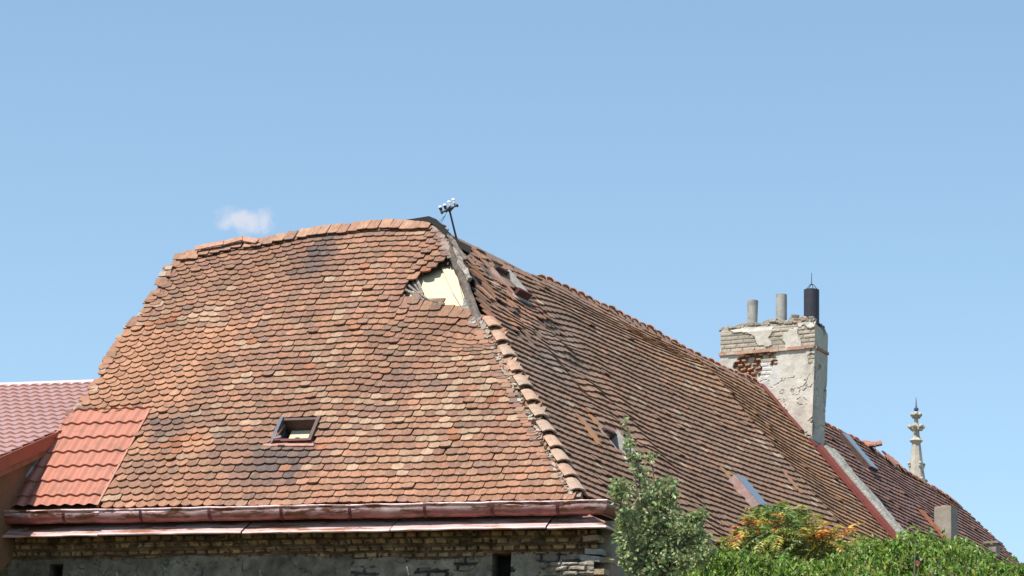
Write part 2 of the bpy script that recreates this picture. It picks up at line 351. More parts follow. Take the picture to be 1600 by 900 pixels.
# ------------------------------------------------------------------ right slope
ridge2 = [(692, 358), (712, 376), (745, 392), (790, 414), (820, 430), (860, 444), (900, 462), (960, 490), (1020, 520), (1060, 543), (1100, 565), (1150, 588), (1192, 606)]
ridge2_uv = P2.poly(ridge2)
UF = P2.uv(1192, 609)[0]; UC = .5 * (P2.uv(1151, 680)[0] + P2.uv(1274, 812)[0])
print('UF', UF, 'UC', UC, P2.uv(1090, 570), P2.uv(1325, 835), 'wall line', P2.uv(1192, 609), P2.uv(1400, 845))
VE = P2.uv(935, 786)[1]
def W2(u, v):
    x = u - UC - .15 * (vn(v, v * 0, .5, 3) - .5)
    dep = smooth((-v - .05) / 1.3)
    w_ = dep * np.where(x > 0, .11 * np.exp(-np.maximum(x, 0) / .22) + .17 * np.exp(-np.maximum(x, 0) / 1.3), .28 * np.exp(np.minimum(x, 0) / 3.6))
    near = .06 * np.exp(-((u - .9) / 1.3) ** 2) * (vn(u, v, 2.2, 6) - .5) * 2
    return w_ + near + .08 * (fbm(u, v, .5, 31, 3) - .5)
hip2 = P2.poly([(686, 348), (722, 392), (738, 430), (757, 480), (775, 512), (800, 560), (830, 622), (860, 682), (884, 732), (910, 788)])
low2 = [np.array([hip2[-1][0] - .2, VE - .15]), np.array([UF + .05, VE - .15])]
RIGHT = np.array(list(P2.poly(ridge2)) + [np.array([UF + .02, .0])] + low2[::-1] + list(hip2[::-1]))
BARE = P2.poly([(690, 360), (712, 378), (722, 392), (738, 410), (765, 470), (752, 468), (735, 430), (716, 396)])
wins2 = {}
def wpos(x, y): return P2.uv(x, y)
WINS = [(wpos(789, 452), .42, .62), (wpos(960, 706), .42, .62), (wpos(1158, 786), .44, .66)]
def keep2(u, v):
    k = inside(RIGHT, u, v) & ~inside(BARE, u, v)
    for (c, a, b) in WINS: k &= ~((abs(u - c[0]) < a / 2 + .02) & (v - .05 > c[1] - b / 2) & (v - .05 < c[1] + b / 2 - .03))
    px = proj(P2.P(u, v)); r_ = RNG.random(len(u))
    k &= ~((blob(px, 772, 478, 20, 12) > .4) & (r_ < .5)); k &= ~((blob(px, 822, 528, 26, 12) > .5) & (r_ < .55)); k &= ~((blob(px, 838, 512, 12, 10) > .5) & (r_ < .5))
    return k
def col2(u, v, px):
    n = len(u); c = pick(n, [(.32, .20, .15), (.275, .19, .15), (.36, .215, .155), (.235, .18, .145)], [.38, .36, .18, .08])
    g = fbm(u, v * 1.5, .45, 41, 3)[:, None]; c = c * .5 + .5 * np.array((.285, .205, .16)); c = c * np.array([1.06, .95, .86]) * (.76 + .38 * g)
    oc = np.clip(1.25 * np.exp(-((v + .9) / 1.3) ** 2) * smooth((u - 4.6) / 2.5) + .35 * np.exp(-((v + .15) / .3) ** 2) + .85 * smooth((u - UC - .1) / .5) * (vn(u, v, 1.0, 8) > .38), 0, 1)
    oc = .85 * np.clip(1.3 * oc, 0, 1) * (RNG.random(n) < .8); c = c * (1 - oc[:, None]) + np.array((.42, .23, .13)) * oc[:, None]
    cr = RNG.random(n) < .035 + .10 * np.exp(-((u - UC) / .5) ** 2); c[cr] = np.array((.50, .38, .27)) * (.8 + .3 * RNG.random((cr.sum(), 1)))
    og = RNG.random(n) < .03; c[og] = (.46, .22, .13)
    gr = np.clip(.45 * blob(px, 860, 560, 45, 60) + .7 * blob(px, 1000, 560, 40, 40) * 0, 0, .7)[:, None]; c = c * (1 - gr) + np.array((.24, .21, .19)) * gr
    ht = blob(px, 745, 420, 45, 40) + blob(px, 790, 500, 40, 20); hh = RNG.random(n) < ht * .7; c[hh] = np.array((.44, .23, .15)) * (.8 + .3 * RNG.random((hh.sum(), 1)))
    ms = RNG.random(n) < .8 * np.exp(-((v - VE) / .5) ** 2) * (u > 3.0); c[ms] = (.33, .27, .16)
    return c * (.88 + .24 * RNG.random((n, 1)))
def r2(r):
    def f(u):
        v = VE - .06 + r * .150
        g = np.exp(-((u - .9) / 1.0) ** 2) * np.exp(-((v + 1.3) / 1.1) ** 2)
        return v + .02 * (vn(u, v, .9, 4) - .5) + .03 * (vn(u, v * .6, .35, 5) - .5) - .30 * g
    return f
NR2 = int((0 - VE) / .150) + 2
def rot2(u, v):
    g = np.exp(-((u - .8) / .9) ** 2) * np.exp(-((v + 1.4) / 1.0) ** 2); return RNG.normal(0, .09, len(u)) * g
def sag2(u, v, px): return .020 + RNG.normal(0, .004, len(u))
o = tile_field('roof_slope', P2, [r2(r) for r in range(NR2)], (-5, UF + .3), .168, keep2, col2, W2, house, sagf=sag2, rotf=rot2, jit=.8, thick=.027, cuts=WINS, vmax=lambda u: np.interp(u, ridge2_uv[:, 0], ridge2_uv[:, 1]) - .02)
tag(o, 'long side slope of dull brown tiles in raking light with a crease')
def keep_deck2(u, v):
    k = inside(RIGHT, u, v)
    for (c, a, b) in WINS: k &= ~((abs(u - c[0]) < a / 2 - .02) & (abs(v - c[1]) < b / 2 - .02))
    return k
grid('roof_boarding', P2.P, np.arange(-5, UF + .1, .08), np.arange(VE - .2, .2, .08), M_deck, house, hf=lambda U, V: (W2(U, V) - .035, None), keep=keep_deck2)

# ridge tiles along the long ridge: each a half-round cap with a raised lip
M_ridge = material('ridge_tile_clay', attr=True, rough=.9, noise=(16, .25), bump=(70, .3, .008))
def half_round(mb, c, ax, up, r0, r1, ln_, t, span=100, th=.016, n=8):
    ax = unit(ax); sd = unit(np.cross(ax, up)); up = np.cross(sd, ax); V = []
    for (z, r, hh) in ((-ln_ / 2, r0, .0), (ln_ / 2, r1, .0)):
        for rr_ in (r, r - th):
            for j in range(n + 1):
                a = radians(-span + 2 * span * j / n); V.append(c + ax * z + sd * rr_ * sin(a) + up * (rr_ * cos(a) - r1 * .55))
    m_ = n + 1; Fc = []
    for j in range(n):
        Fc.append((j, j + 1, 2 * m_ + j + 1, 2 * m_ + j)); Fc.append((m_ + j, 3 * m_ + j, 3 * m_ + j + 1, m_ + j + 1))
        Fc.append((j, m_ + j, m_ + j + 1, j + 1)); Fc.append((2 * m_ + j, 2 * m_ + j + 1, 3 * m_ + j + 1, 3 * m_ + j))
    for j in (0, n): Fc.append((j, 2 * m_ + j, 3 * m_ + j, m_ + j))
    mb.add(V, Fc, t)
mb = MB(); u = P2.uv(858, 446)[0]; i = 0
while u < UF - .1:
    v = np.interp(u, ridge2_uv[:, 0], ridge2_uv[:, 1]); c = P2.P(u, v, 0) - np.array([0, 0, .02]) + H2 * .06
    tcol = random.choice([(.42, .24, .18), (.36, .23, .19), (.50, .27, .19), (.32, .24, .2)])
    half_round(mb, c + Z * random.uniform(-.0, .03), K + Z * random.uniform(-.34, -.14), Z, .15, .10, .34, tcol, span=80); u += .31; i += 1
mb.build('ridge_cap', M_ridge, house, attr=True)
# mortar bed and flat tiles laid against the bare stretch of ridge
mb = MB()
for i in range(70):
    u = random.uniform(P2.uv(722, 384)[0], UF - .2); v = np.interp(u, ridge2_uv[:, 0], ridge2_uv[:, 1]) - random.uniform(.17, .22)
    mb.box(P2.P(u, v, W2(u, v) + .045), K * .085, P2.s * .13, P2.n * .009, random.choice([(.36, .21, .15), (.31, .2, .155), (.42, .24, .155)]))
u0 = P2.uv(716, 380)[0]
for i in range(120):
    u = u0 + i * .1
    if u > UF: break
    v = np.interp(u, ridge2_uv[:, 0], ridge2_uv[:, 1]); mb.box(P2.P(u, v - .05, -.02), K * .055, P2.s * (.09 + .015 * random.random()), P2.n * .06, (.33, .22, .17))
mb.build('ridge_bedding', M_ridge, house, attr=True)

# hip tiles marching down the corner
M_hip = material('hip_tile_clay', attr=True, rough=.9, noise=(9, .22), bump=(60, .3, .006))
hip_a = np.array([768, 512]); hip_b = np.array([903, 776])
hn = unit(P1.n + P2.n)
path = [(766, 508), (779, 530), (790, 553), (802, 577), (814, 600), (826, 623), (838, 647), (850, 671), (862, 695), (873, 717), (884, 740), (895, 762)]
hax = unit(P1.P(*P1.uv(779, 530)) - P1.P(*P1.uv(862, 695)))      # up the hip
for i, q in enumerate(path):
    c = P1.P(*P1.uv(q[0] + 2, q[1]), 0); mb = MB()
    tl = random.uniform(-.05, .05); ax = unit(hax + E1 * tl * .7 + hn * -.085)
    tcol = np.array(random.choice([(.50, .33, .235), (.49, .31, .22), (.46, .33, .245), (.52, .33, .20)]))
    half_round(mb, c + hn * .0, ax, hn, .180, .162, .325, tuple(tcol), span=40, th=.022, n=4)
    o = mb.build('hip_tile', M_hip, house, attr=True)
# mortar crumbs under the hip tiles
mb = MB()
for i in range(150):
    t = random.random(); a_, b_ = np.array([757, 515]), np.array([893, 778]); q = a_ * (1 - t) + b_ * t
    c = P1.P(*P1.uv(q[0] - random.uniform(-2, 5), q[1]), W1(0, 0) + .05); s_ = random.uniform(.012, .035)
    mb.box(c, unit(E1 + .5 * RNG.normal(size=3)) * s_, unit(S1 + .4 * RNG.normal(size=3)) * s_, P1.n * s_ * .6, random.choice([(.46, .42, .35), (.4, .34, .27), (.42, .26, .19)]))
mb.build('hip_mortar', material('mortar', attr=True, rough=.95), house, attr=True)['kind'] = 'stuff'
mb = MB(); mb.box(P1.P(*P1.uv(897, 775), -.02), E1 * .10, S1 * .05, P1.n * .05, (.4, .3, .22)); mb.build('hip_end_plug', MATS['mortar'], house, attr=True)
# stub tiles between the hip and the last courses
mb = MB()
for i in range(34):
    t = (i + random.random() * .5) / 34; q = np.array([752, 522]) * (1 - t) + np.array([888, 780]) * t
    c = P1.P(*P1.uv(q[0] - 3, q[1]), .05); mb.box(c, E1 * random.uniform(.05, .09), (S1 + E1 * random.uniform(-.2, .2)) * .05, P1.n * .010, random.choice([MAUVE, GREY, SALMON, TAN]))
mb.build('cut_tile_filler', M_tile, house, attr=True)

# ------------------------------------------------------------------ the hole: cream boarding, grey hip rafter, broken battens
M_cream = material('fresh_board', (.74, .62, .43), rough=.7, noise=(3, .06), bump=(25, .1, .004), second=((.5, .36, .2), 26, .70, .03))
M_wood = material('weathered_timber', attr=True, rough=.92, noise=(14, .4), bump=(50, .6, .012), second=((.13, .11, .095), 12, .55, .08, (1, 1, 1)))
cb = P1.poly([(598, 395), (705, 395), (768, 520), (735, 535), (598, 500)])
mb = MB(); V = [P1.P(*q, -.10) for q in cb] + [P1.P(*q, -.125) for q in cb]; n_ = len(cb)
mb.add(V, [tuple(range(n_))[::-1], tuple(range(n_, 2 * n_))] + [(j, (j + 1) % n_, n_ + (j + 1) % n_, n_ + j) for j in range(n_)])
mb.build('sheathing_board', M_cream, house)
# second board lapped to the right with a dark split between
cb = P1.poly([(688, 412), (712, 420), (726, 480), (718, 472), (706, 452)]); mb = MB()
V = [P1.P(*q, -.05) for q in cb] + [P1.P(*q, -.07) for q in cb]; n_ = len(cb)
mb.add(V, [tuple(range(n_))[::-1], tuple(range(n_, 2 * n_))] + [(j, (j + 1) % n_, n_ + (j + 1) % n_, n_ + j) for j in range(n_)]); mb.build('lapped_board', M_cream, house)
def knotty(mb, pts, w_, t_, tint, side):
    for a, b in zip(pts[:-1], pts[1:]): mb.bar(a, b, w_, t_, side=side, t=tint)
def sweep(pts, wd, hd, side, seed, tint, name, parent, n=10, rough_=.3, sub=10):
    """an irregular timber: oval section swept along a path with worn, uneven faces"""
    pts = [np.asarray(p, float) for p in pts]; path = []
    for a, b in zip(pts[:-1], pts[1:]):
        for k in range(sub): path.append(a + (b - a) * k / sub)
    path.append(pts[-1]); V = []; T_ = []
    for i, p in enumerate(path):
        d_ = unit(path[min(i + 1, len(path) - 1)] - path[max(i - 1, 0)]); x = unit(np.cross(d_, side)); y = np.cross(x, d_)
        for j in range(n):
            a = 2 * pi * j / n; rr_ = 1 + rough_ * (float(vn(i * .35, j * 1.7, 1, seed)) - .5) * 2; sq = 1 / max(abs(cos(a)), abs(sin(a))) ** .6
            V.append(p + x * cos(a) * wd / 2 * rr_ * sq + y * sin(a) * hd / 2 * rr_ * sq)
            g = .6 + .8 * float(vn(i * .12, j * 2.3, 1, seed + 4)); T_.append(tuple(np.array(tint) * g))
    Fc = [(i * n + j, i * n + (j + 1) % n, (i + 1) * n + (j + 1) % n, (i + 1) * n + j) for i in range(len(path) - 1) for j in range(n)]
    Fc += [tuple(range(n))[::-1], tuple((len(path) - 1) * n + j for j in range(n))]
    return raw(name, V, Fc, M_wood, parent, tint=T_)
hp = lambda x, y, w_: P1.P(*P1.uv(x, y), w_)
sweep([hp(684, 356, -.03), hp(694, 376, -.02), hp(708, 402, -.0), hp(722, 432, .0), hp(735, 468, -.0), hp(748, 506, -.01)], .13, .15, P1.n, 3, (.15, .12, .10), 'hip_rafter', house, rough_=.16)
sweep([hp(712, 392, .06), hp(722, 418, .09), hp(736, 444, .08)], .07, .07, P1.n, 9, (.34, .30, .26), 'splintered_timber', house, rough_=.5)
sweep([hp(702, 372, .05), hp(714, 392, .08), hp(728, 412, .06)], .08, .06, P1.n, 19, (.20, .165, .14), 'splintered_timber', house, rough_=.5)
sweep([hp(724, 490, -.02), hp(730, 466, .0)], .11, .05, P1.n, 29, (.34, .33, .32), 'splintered_timber', house, rough_=.3)
sweep([hp(736, 500, -.02), hp(736, 474, .0)], .06, .05, P1.n, 49, (.36, .34, .31), 'splintered_timber', house, rough_=.3)
for sd, pp, w_, c_ in ((1, [(643, 436), (652, 450), (661, 462)], .035, .55), (2, [(648, 430), (655, 446), (660, 458)], .04, .6), (3, [(638, 446), (650, 456), (663, 466)], .04, .5),
                       (4, [(631, 453), (645, 460), (658, 468), (664, 470)], .05, .5), (5, [(656, 461), (668, 470), (682, 475), (695, 478)], .035, .42)):
    sweep([hp(x, y, -.03 + .012 * sd) for x, y in pp], w_, .03, P1.n, sd * 5, (c_ * .62, c_ * .55, c_ * .48), 'broken_batten', house, rough_=.25, sub=6, n=7)
# slates of bare tile ends stacked along the upper hip
for i in range(16):
    mb = MB(); t = i / 16; q = np.array([684, 358]) * (1 - t) + np.array([703, 408]) * t
    c = hp(q[0] + random.uniform(-3, 3), q[1], .06); mb.box(c, unit(E1 + Z * random.uniform(-.2, .2)) * random.uniform(.04, .075), unit(S1 + E1 * random.uniform(-.3, .3)) * random.uniform(.04, .07), P1.n * .009, random.choice([(.33, .27, .24), (.28, .19, .16), (.36, .26, .2), (.2, .16, .14)])); mb.build('tile_stub', M_tile, house, attr=True)
for i in range(20):
    mb = MB(); t = i / 20; q = np.array([738, 502]) * (1 - t) + np.array([762, 512]) * t
    c = hp(q[0], q[1] + random.uniform(-4, 6), .04); mb.box(c, unit(E1 + .3 * RNG.normal(size=3)) * .05, unit(S1 + .3 * RNG.normal(size=3)) * .04, P1.n * .01, random.choice([(.33, .32, .31), (.5, .45, .38), (.42, .25, .18)])); mb.build('tile_stub', M_tile, house, attr=True)
# tarred felt cap on the peak
M_felt = material('tarred_felt', (.014, .013, .014), rough=.9, noise=(10, .3), bump=(20, .4, .01))
fp = [hp(625, 350, .03), hp(650, 349, .06), hp(672, 348, .09), hp(684, 353, .09), hp(694, 362, .08), hp(706, 374, .06), hp(720, 384, .05), hp(738, 392, .04)]
V = []; Fc = []
for i, p in enumerate(fp):
    j = random.uniform(-.02, .02)
    V += [p - S1 * (.035 + .07 * (i > 1) + j), p + Z * .03, p + H2 * .12 - Z * .12, p - Z * .09 + H2 * .05]
for i in range(len(fp) - 1):
    b = i * 4; Fc += [(b, b + 4, b + 5, b + 1), (b + 1, b + 5, b + 6, b + 2), (b + 2, b + 6, b + 7, b + 3), (b + 3, b + 7, b + 4, b)]
raw('felt_cap', V, Fc, M_felt, house)
# jumbled long tiles on the far side of the broken hip
for i in range(70):
    x = random.uniform(722, 800); y = 392 + (x - 722) * .75 + random.uniform(-6, 46)
    uv_ = P2.uv(x, y)
    if uv_[0] < .15 or uv_[1] > -.25: continue
    a_ = random.gauss(0, .16); e_ = K * cos(a_) + P2.s * sin(a_); s_ = P2.s * cos(a_) - K * sin(a_); tl = random.uniform(-.05, .12)
    n_ = unit(P2.n + s_ * tl); s_ = unit(np.cross(n_, e_))
    mb = MB(); mb.box(P2.P(*uv_, W2(*uv_) + random.uniform(.04, .07)), e_ * .075, s_ * .13, n_ * .009, random.choice([(.42, .23, .15), (.36, .2, .14), (.25, .18, .15), (.2, .16, .14), (.38, .24, .17)])); mb.build('dislodged_tile', M_tile, house, attr=True)

# ------------------------------------------------------------------ pressed metal tile repair on the front slope
def metal_h(U, V, period, step, amp, st, ph=0):
    wv = amp * (.5 + .5 * np.cos(2 * pi * (U / period + ph))) ** 1.0; f = (V / step) % 1.0
    return wv + st * (1 - f)
def metal_rows(v0, v1, step, k=6):
    vs = [];v = v0
    n0 = int(math.floor(v0 / step)); n1 = int(math.ceil(v1 / step))
    for i in range(n0, n1):
        for f in (0.0005, .1, .35, .65, .9, .9995): 
            q = (i + f) * step
            if v0 <= q <= v1: vs.append(q)
    return np.array(vs)
M_red = material('red_coated_steel', (.52, .205, .135), rough=.45, noise=(2, .08), bump=None, spec=.4, second=((.36, .17, .12), 5, .60, .10))
def red_hf(U, V):
    pass
pb = P1.poly([(8, 800), (114, 645), (239, 641), (152, 800)])      # bottom-left, top-left, top-right, bottom-right
v0, v1 = pb[0][1], pb[1][1] + .02
def ul(v): return np.interp(v, [pb[0][1], pb[1][1]], [pb[0][0], pb[1][0]])
def ur(v): return np.interp(v, [pb[3][1], pb[2][1]], [pb[3][0], pb[2][0]])
vs = metal_rows(v0, v1, .325); aa = np.linspace(0, 1, 120)
Am, Vm = np.meshgrid(aa, vs); Um = ul(Vm) + (ur(Vm) - ul(Vm)) * Am
Hm = metal_h(Um, Vm, .185, .325, .030, .030) + .035
X = P1.P(Um, Vm, Hm).reshape(-1, 3); nu, nv = len(aa), len(vs); idx = np.arange(nu * nv).reshape(nv, nu)
q = np.stack([idx[:-1, :-1], idx[:-1, 1:], idx[1:, 1:], idx[1:, :-1]], -1).reshape(-1, 4)
mp_ = raw('metal_tile_panel', X, [tuple(map(int, r)) for r in q], M_red, house, smooth_=False); tag(mp_, 'salmon red pressed steel tile sheet patched into the corner')
mb = MB(); mb.bar(P1.P(*P1.uv(234, 650), .06), P1.P(*P1.uv(154, 796), .06), .03, .05, side=P1.n); mb.build('panel_edge_trim', M_red, mp_)

# ------------------------------------------------------------------ roof lights
M_frame = material('brown_frame', (.11, .06, .05), rough=.6, noise=(12, .3)); M_frgrey = material('grey_frame', (.11, .12, .15), rough=.5, noise=(12, .25))
M_pinkfr = material('faded_red_frame', (.46, .25, .22), rough=.55, noise=(10, .25), second=((.45, .36, .34), 8, .5, .1)); M_dkred = material('dark_red_frame', (.13, .035, .03), rough=.6, noise=(10, .3))
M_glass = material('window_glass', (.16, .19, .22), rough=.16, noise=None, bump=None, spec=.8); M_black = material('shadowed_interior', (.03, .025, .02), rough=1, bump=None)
def roof_window(pl, c, a, b, h, label, mats, parent, Wf, glass=None, tilt=0, depth=.3, inner=None, hl=None, hr=None):
    """frame of four members standing h above the tiles around an open shaft"""
    w0 = float(Wf(*c)); t = .05; e_, s_, n_ = pl.e, pl.s, pl.n
    ctr = pl.P(c[0], c[1], w0)
    mf, ms, mbm, mtop = mats
    mb = MB()
    mb.box(ctr - s_ * (b / 2 - t / 2) + n_ * (h / 2 - .1), e_ * (a / 2 - .003), s_ * t / 2, n_ * (h / 2 + .1))
    fr = mb.build('window_frame', mbm, parent); tag(fr, label)
    mb = MB(); mb.box(ctr + s_ * (b / 2 - t / 2) + n_ * (h * .35 - .1), e_ * (a / 2 - .003), s_ * t / 2, n_ * (h * .35 + .1)); mb.build('head', mtop, fr)
    for sg in (-1, 1):
        hh_ = (hl if sg < 0 else hr) or h; mb = MB(); mb.box(ctr + e_ * sg * (a / 2) + n_ * (hh_ / 2 - .1) , e_ * t / 2, s_ * b / 2, n_ * (hh_ / 2 + .1 + .004)); mb.build('jamb', ms if sg < 0 else mf, fr)
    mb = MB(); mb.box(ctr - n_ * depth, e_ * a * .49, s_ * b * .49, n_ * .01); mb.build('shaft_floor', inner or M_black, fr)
    # skirt flashing lying on the tiles
    mb = MB(); mb.box(ctr - s_ * (b / 2 + .035) + n_ * .045, e_ * (a / 2 + .06), s_ * .045, n_ * .008); mb.build('apron_flashing', mf, fr)
    if glass is not None:
        mb = MB(); n3 = unit(n_ + s_ * tilt); s3 = unit(np.cross(n3, e_)); mb.box(ctr + n_ * (h + .012 + abs(tilt) * b * .4), e_ * (a / 2 - .02), s3 * (b / 2), n3 * .009); mb.build('pane', glass, fr)
    return fr
# front one, open, with the bright board seen inside
c1 = P1.uv(464, 678)
fr = roof_window(P1, c1, .56, .55, .09, 'open roof light in the sunlit end slope', (M_frame, M_frgrey, M_dkred, M_frame), house, W1, depth=.62, inner=M_frame)
mb = MB(); mb.box(P1.P(c1[0] + .03, c1[1] + .08, -.13), E1 * .20, S1 * .16, P1.n * .01); mb.build('inner_board', M_cream, fr)
mb = MB(); mb.box(P1.P(c1[0] + .07, c1[1] - .19, .03), E1 * .03, S1 * .03, P1.n * .035); mb.build('latch', M_black, fr); mb = MB(); mb.box(P1.P(c1[0] - .20, c1[1] - .20, .0), E1 * .05, S1 * .035, P1.n * .03); mb.build('latch', M_black, fr)
mb = MB(); q0 = P1.P(c1[0] - .30, c1[1] - .30, .06); mb.bar(q0, q0 + E1 * .12 + S1 * .08 + P1.n * .14, .02, .02); mb.bar(q0 + E1 * .1 + P1.n * .12, q0 + E1 * .2 + P1.n * .14, .03, .03); mb.build('stay', M_pinkfr, fr)
mb = MB(); mb.bar(P1.P(*P1.uv(413, 701), .06), P1.P(*P1.uv(492, 701), .06), .05, .03, side=P1.n); mb.build('sill_flashing', material('copper_sill', (.50, .24, .17), rough=.5, noise=(14, .25)), fr)
# side slope
roof_window(P2, WINS[0][0], .42, .62, .17, 'gutted roof light beside the broken hip', (material('pale_sheet', (.5, .48, .45), rough=.5), M_pinkfr, M_dkred, M_frame), house, W2, depth=.25, hl=.055, hr=.14)
roof_window(P2, WINS[1][0], .42, .62, .15, 'small roof light half hidden by the young tree', (MATS['pale_sheet'], M_pinkfr, M_dkred, M_frame), house, W2, depth=.25, hl=.055, hr=.14)
roof_window(P2, WINS[2][0], .44, .66, .16, 'glazed roof light above the orange-leaved shrub', (M_pinkfr, M_pinkfr, M_dkred, M_frame), house, W2, glass=M_glass, depth=.1)
# lifted orange tiles above the lower roof lights
for (x, y) in ((905, 668), (913, 676), (920, 690), (925, 668), (918, 684), (932, 676), (1128, 752), (1132, 756), (1218, 772), (1224, 778), (1216, 768)):
    uv_ = P2.uv(x, y); a_ = random.gauss(.0, .1)
    mb = MB(); mb.box(P2.P(*uv_, W2(*uv_) + .06), (K * cos(a_) + P2.s * sin(a_)) * .06, P2.s * .17, unit(P2.n + P2.s * .15) * .009, random.choice([(.5, .25, .12), (.42, .22, .14), (.38, .25, .16)])); mb.build('lifted_tile', M_tile, house, attr=True)

# ------------------------------------------------------------------ eaves: gutter, cornice sheet, wall
eU0, eU1 = P1.uv(0, 801)[0] - 2.0, P1.uv(935, 784)[0]
def eaveP(u): return P1.P(u, np.interp(u, eave_uv[:, 0], eave_uv[:, 1]) if u >= eave_uv[0, 0] else eave_uv[0, 1], 0)
EA = eaveP(P1.uv(0, 801)[0]); EB = eaveP(eU1); ED = unit(EB - EA); EA0 = P1.P(*P1.uv(14, 801))
M_gut = material('peeling_shaded_gutter_paint', attr=True, rough=.36, spec=.5, noise=(6, .22), bump=(14, .35, .02), second=((.22, .075, .04), 5.5, .53, .03, (.55, .55, 2.6)))
M_cor = material('faded_sheet_metal', (.66, .46, .43), rough=.42, spec=.5, noise=(4, .15), bump=(9, .3, .02), second=((.36, .16, .10), 3.4, .545, .03, (.5, .5, 4.5)))
M_band = material('gutter_band', (.17, .04, .045), rough=.5, noise=(10, .2))
def extrude_profile(name, prof, pts, outs, mat, parent, wob=.006, sub=14, seed=1, smooth_=True, paint=None):
    """prof: [(out,z)], swept along pts with outward vectors outs"""
    path = []
    for i in range(len(pts) - 1):
        for k in range(sub): f = k / sub; path.append((pts[i] * (1 - f) + pts[i + 1] * f, outs[i] * (1 - f) + outs[i + 1] * f))
    path.append((pts[-1], outs[-1])); V = []; m_ = len(prof)
    for i, (p, o_) in enumerate(path):
        dz = wob * (float(vn(i * .4, 0, 1, seed)) - .5) * 2
        for j, (a, z) in enumerate(prof): V.append(p + o_ * (a + wob * (float(vn(i * .6, j * .8, 1, seed + 3)) - .5) * 1.4) + Z * (z + dz))
    Fc = [(i * m_ + j, (i + 1) * m_ + j, (i + 1) * m_ + j + 1, i * m_ + j + 1) for i in range(len(path) - 1) for j in range(m_ - 1)]
    tt = None
    if paint:  # tint by profile height: lit upper half, shaded lower half
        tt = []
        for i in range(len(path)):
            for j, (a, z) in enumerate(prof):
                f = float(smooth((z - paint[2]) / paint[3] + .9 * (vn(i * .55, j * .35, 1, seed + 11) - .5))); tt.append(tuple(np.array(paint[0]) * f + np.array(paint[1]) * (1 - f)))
    return raw(name, V, Fc, mat, parent, smooth_=smooth_, tint=tt)
gp = [(-.02, -.005)] + [(.095 - .115 * cos(a), -.03 - .155 * sin(a)) for a in np.linspace(0, pi, 14)] + [(.21 + .014 * cos(a) - .0, -.022 + .016 * sin(a)) for a in np.linspace(-pi / 2, 1.2 * pi, 8)]
gp += [(.195, -.03)] + [(.095 + .1 * cos(a), -.035 - .135 * sin(a)) for a in np.linspace(0, pi, 8)]
CR = EB + K * 0; mitre = unit(OUT1 + OUT2) / max(.5, (unit(OUT1 + OUT2) @ OUT1))
pts = [EA0, EB, EB + K * 4.5]; outs = [OUT1, mitre, OUT2]
# eave line of the side slope
EBs = P2.P(P2.uv(935, 784)[0], VE, 0)
ms_ = thing('x', 'x', 'x', (0, 0, 0)); bpy.data.objects.remove(ms_)
gut = extrude_profile('gutter', gp, [EA0, EB], [OUT1, mitre], M_gut, house, sub=90, paint=((.74, .50, .49), (.42, .13, .12), -.135, .07))  # pale lit top and dark shaded underside put into the tint
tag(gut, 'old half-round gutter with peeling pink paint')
g2 = extrude_profile('gutter', gp, [EB, EB + K * 5.5 - Z * .02], [mitre, OUT2], M_gut, house, sub=40, seed=5, paint=((.5, .3, .28), (.30, .09, .08), -.11, .07)); tag(g2, 'gutter running back round the corner in shade')  # darker tints than the front run: shade put into the colour
for x in (110, 229, 335, 446, 552, 668, 772, 874):
    c = eaveP(P1.uv(x, 797)[0]); mb = MB(); V = []
    pr = [(.095 - .122 * cos(a), -.03 - .162 * sin(a)) for a in np.linspace(0, pi, 14)] + [(.222, -.01), (.21, -.002), (.19, -.004)]
    for f in (-.021, .021):
        for (a, z) in pr: V.append(c + ED * f + OUT1 * a + Z * z)
    m_ = len(pr); mb.add(V, [(j, m_ + j, m_ + j + 1, j + 1) for j in range(m_ - 1)]); mb.build('gutter_strap', M_band, gut)
WD = -.20     # wall plane, measured outward from the eave line
cprof = [(WD, -.14), (WD + .10, -.19), (.18, -.345), (.205, -.36), (.21, -.385), (.19, -.39), (.17, -.36), (WD, -.22)]
segx = [(14, 165), (166.5, 386), (388, 615), (617, 857), (859, 0)]
for i, (a, b) in enumerate(segx):
    A_ = eaveP(P1.uv(a, 797)[0]) if a > 20 else EA0 - ED * .12; jut = .012 * (i % 2)
    if b: o = extrude_profile('cornice_sheet', [(x_ + jut, z_ + jut * .3) for x_, z_ in cprof], [A_, eaveP(P1.uv(b, 797)[0])], [OUT1, OUT1], M_cor, house, sub=20, seed=i * 3, wob=.005)
    else:
        CO = EB + ED * .0; o = extrude_profile('cornice_sheet', cprof, [A_, CO], [OUT1, mitre], M_cor, house, sub=14, seed=i * 3, wob=.005)
tag(o, 'cornice sheet with a rust scar at the corner')
extrude_profile('cornice_sheet', cprof, [EB, EB + K * 5.5], [mitre, OUT2], M_cor, house, sub=20, seed=31)

# front wall: rough courses of brick under the cornice, flaking plaster below
M_wall = material('old_masonry', attr=True, rough=.95, noise=(9, .35), bump=(35, .7, .02))
WO = EA + OUT1 * WD
zt = -.24
PW = lambda U, V, h: WO + U[..., None] * ED * 1.0 + V[..., None] * Z + h[..., None] * OUT1
wl = np.linalg.norm(EB - EA)
def brick_pattern(U, V, bw, bh, seed, gap=.012):
    r = np.floor(V / bh + .15 * (vn(U, V, .8, seed) - .5)); uo = U + (r % 2) * bw / 2 + .02 * np.sin(r * 7.1); cidx = np.floor(uo / bw)
    fu = (uo / bw - cidx) * bw; fv = (V / bh + .15 * (vn(U, V, .8, seed) - .5) - r) * bh
    jx = gap * (1 + 1.0 * vn(U, V, 20, seed + 1)); e_ = np.minimum(np.minimum(fu, bw - fu), np.minimum(fv, bh - fv))
    body = smooth((e_ - jx * .6) / .012); rid = _T[(cidx.astype(int) * 7 + seed) % 64, (r.astype(int) * 13 + seed) % 64]
    return body, rid, r
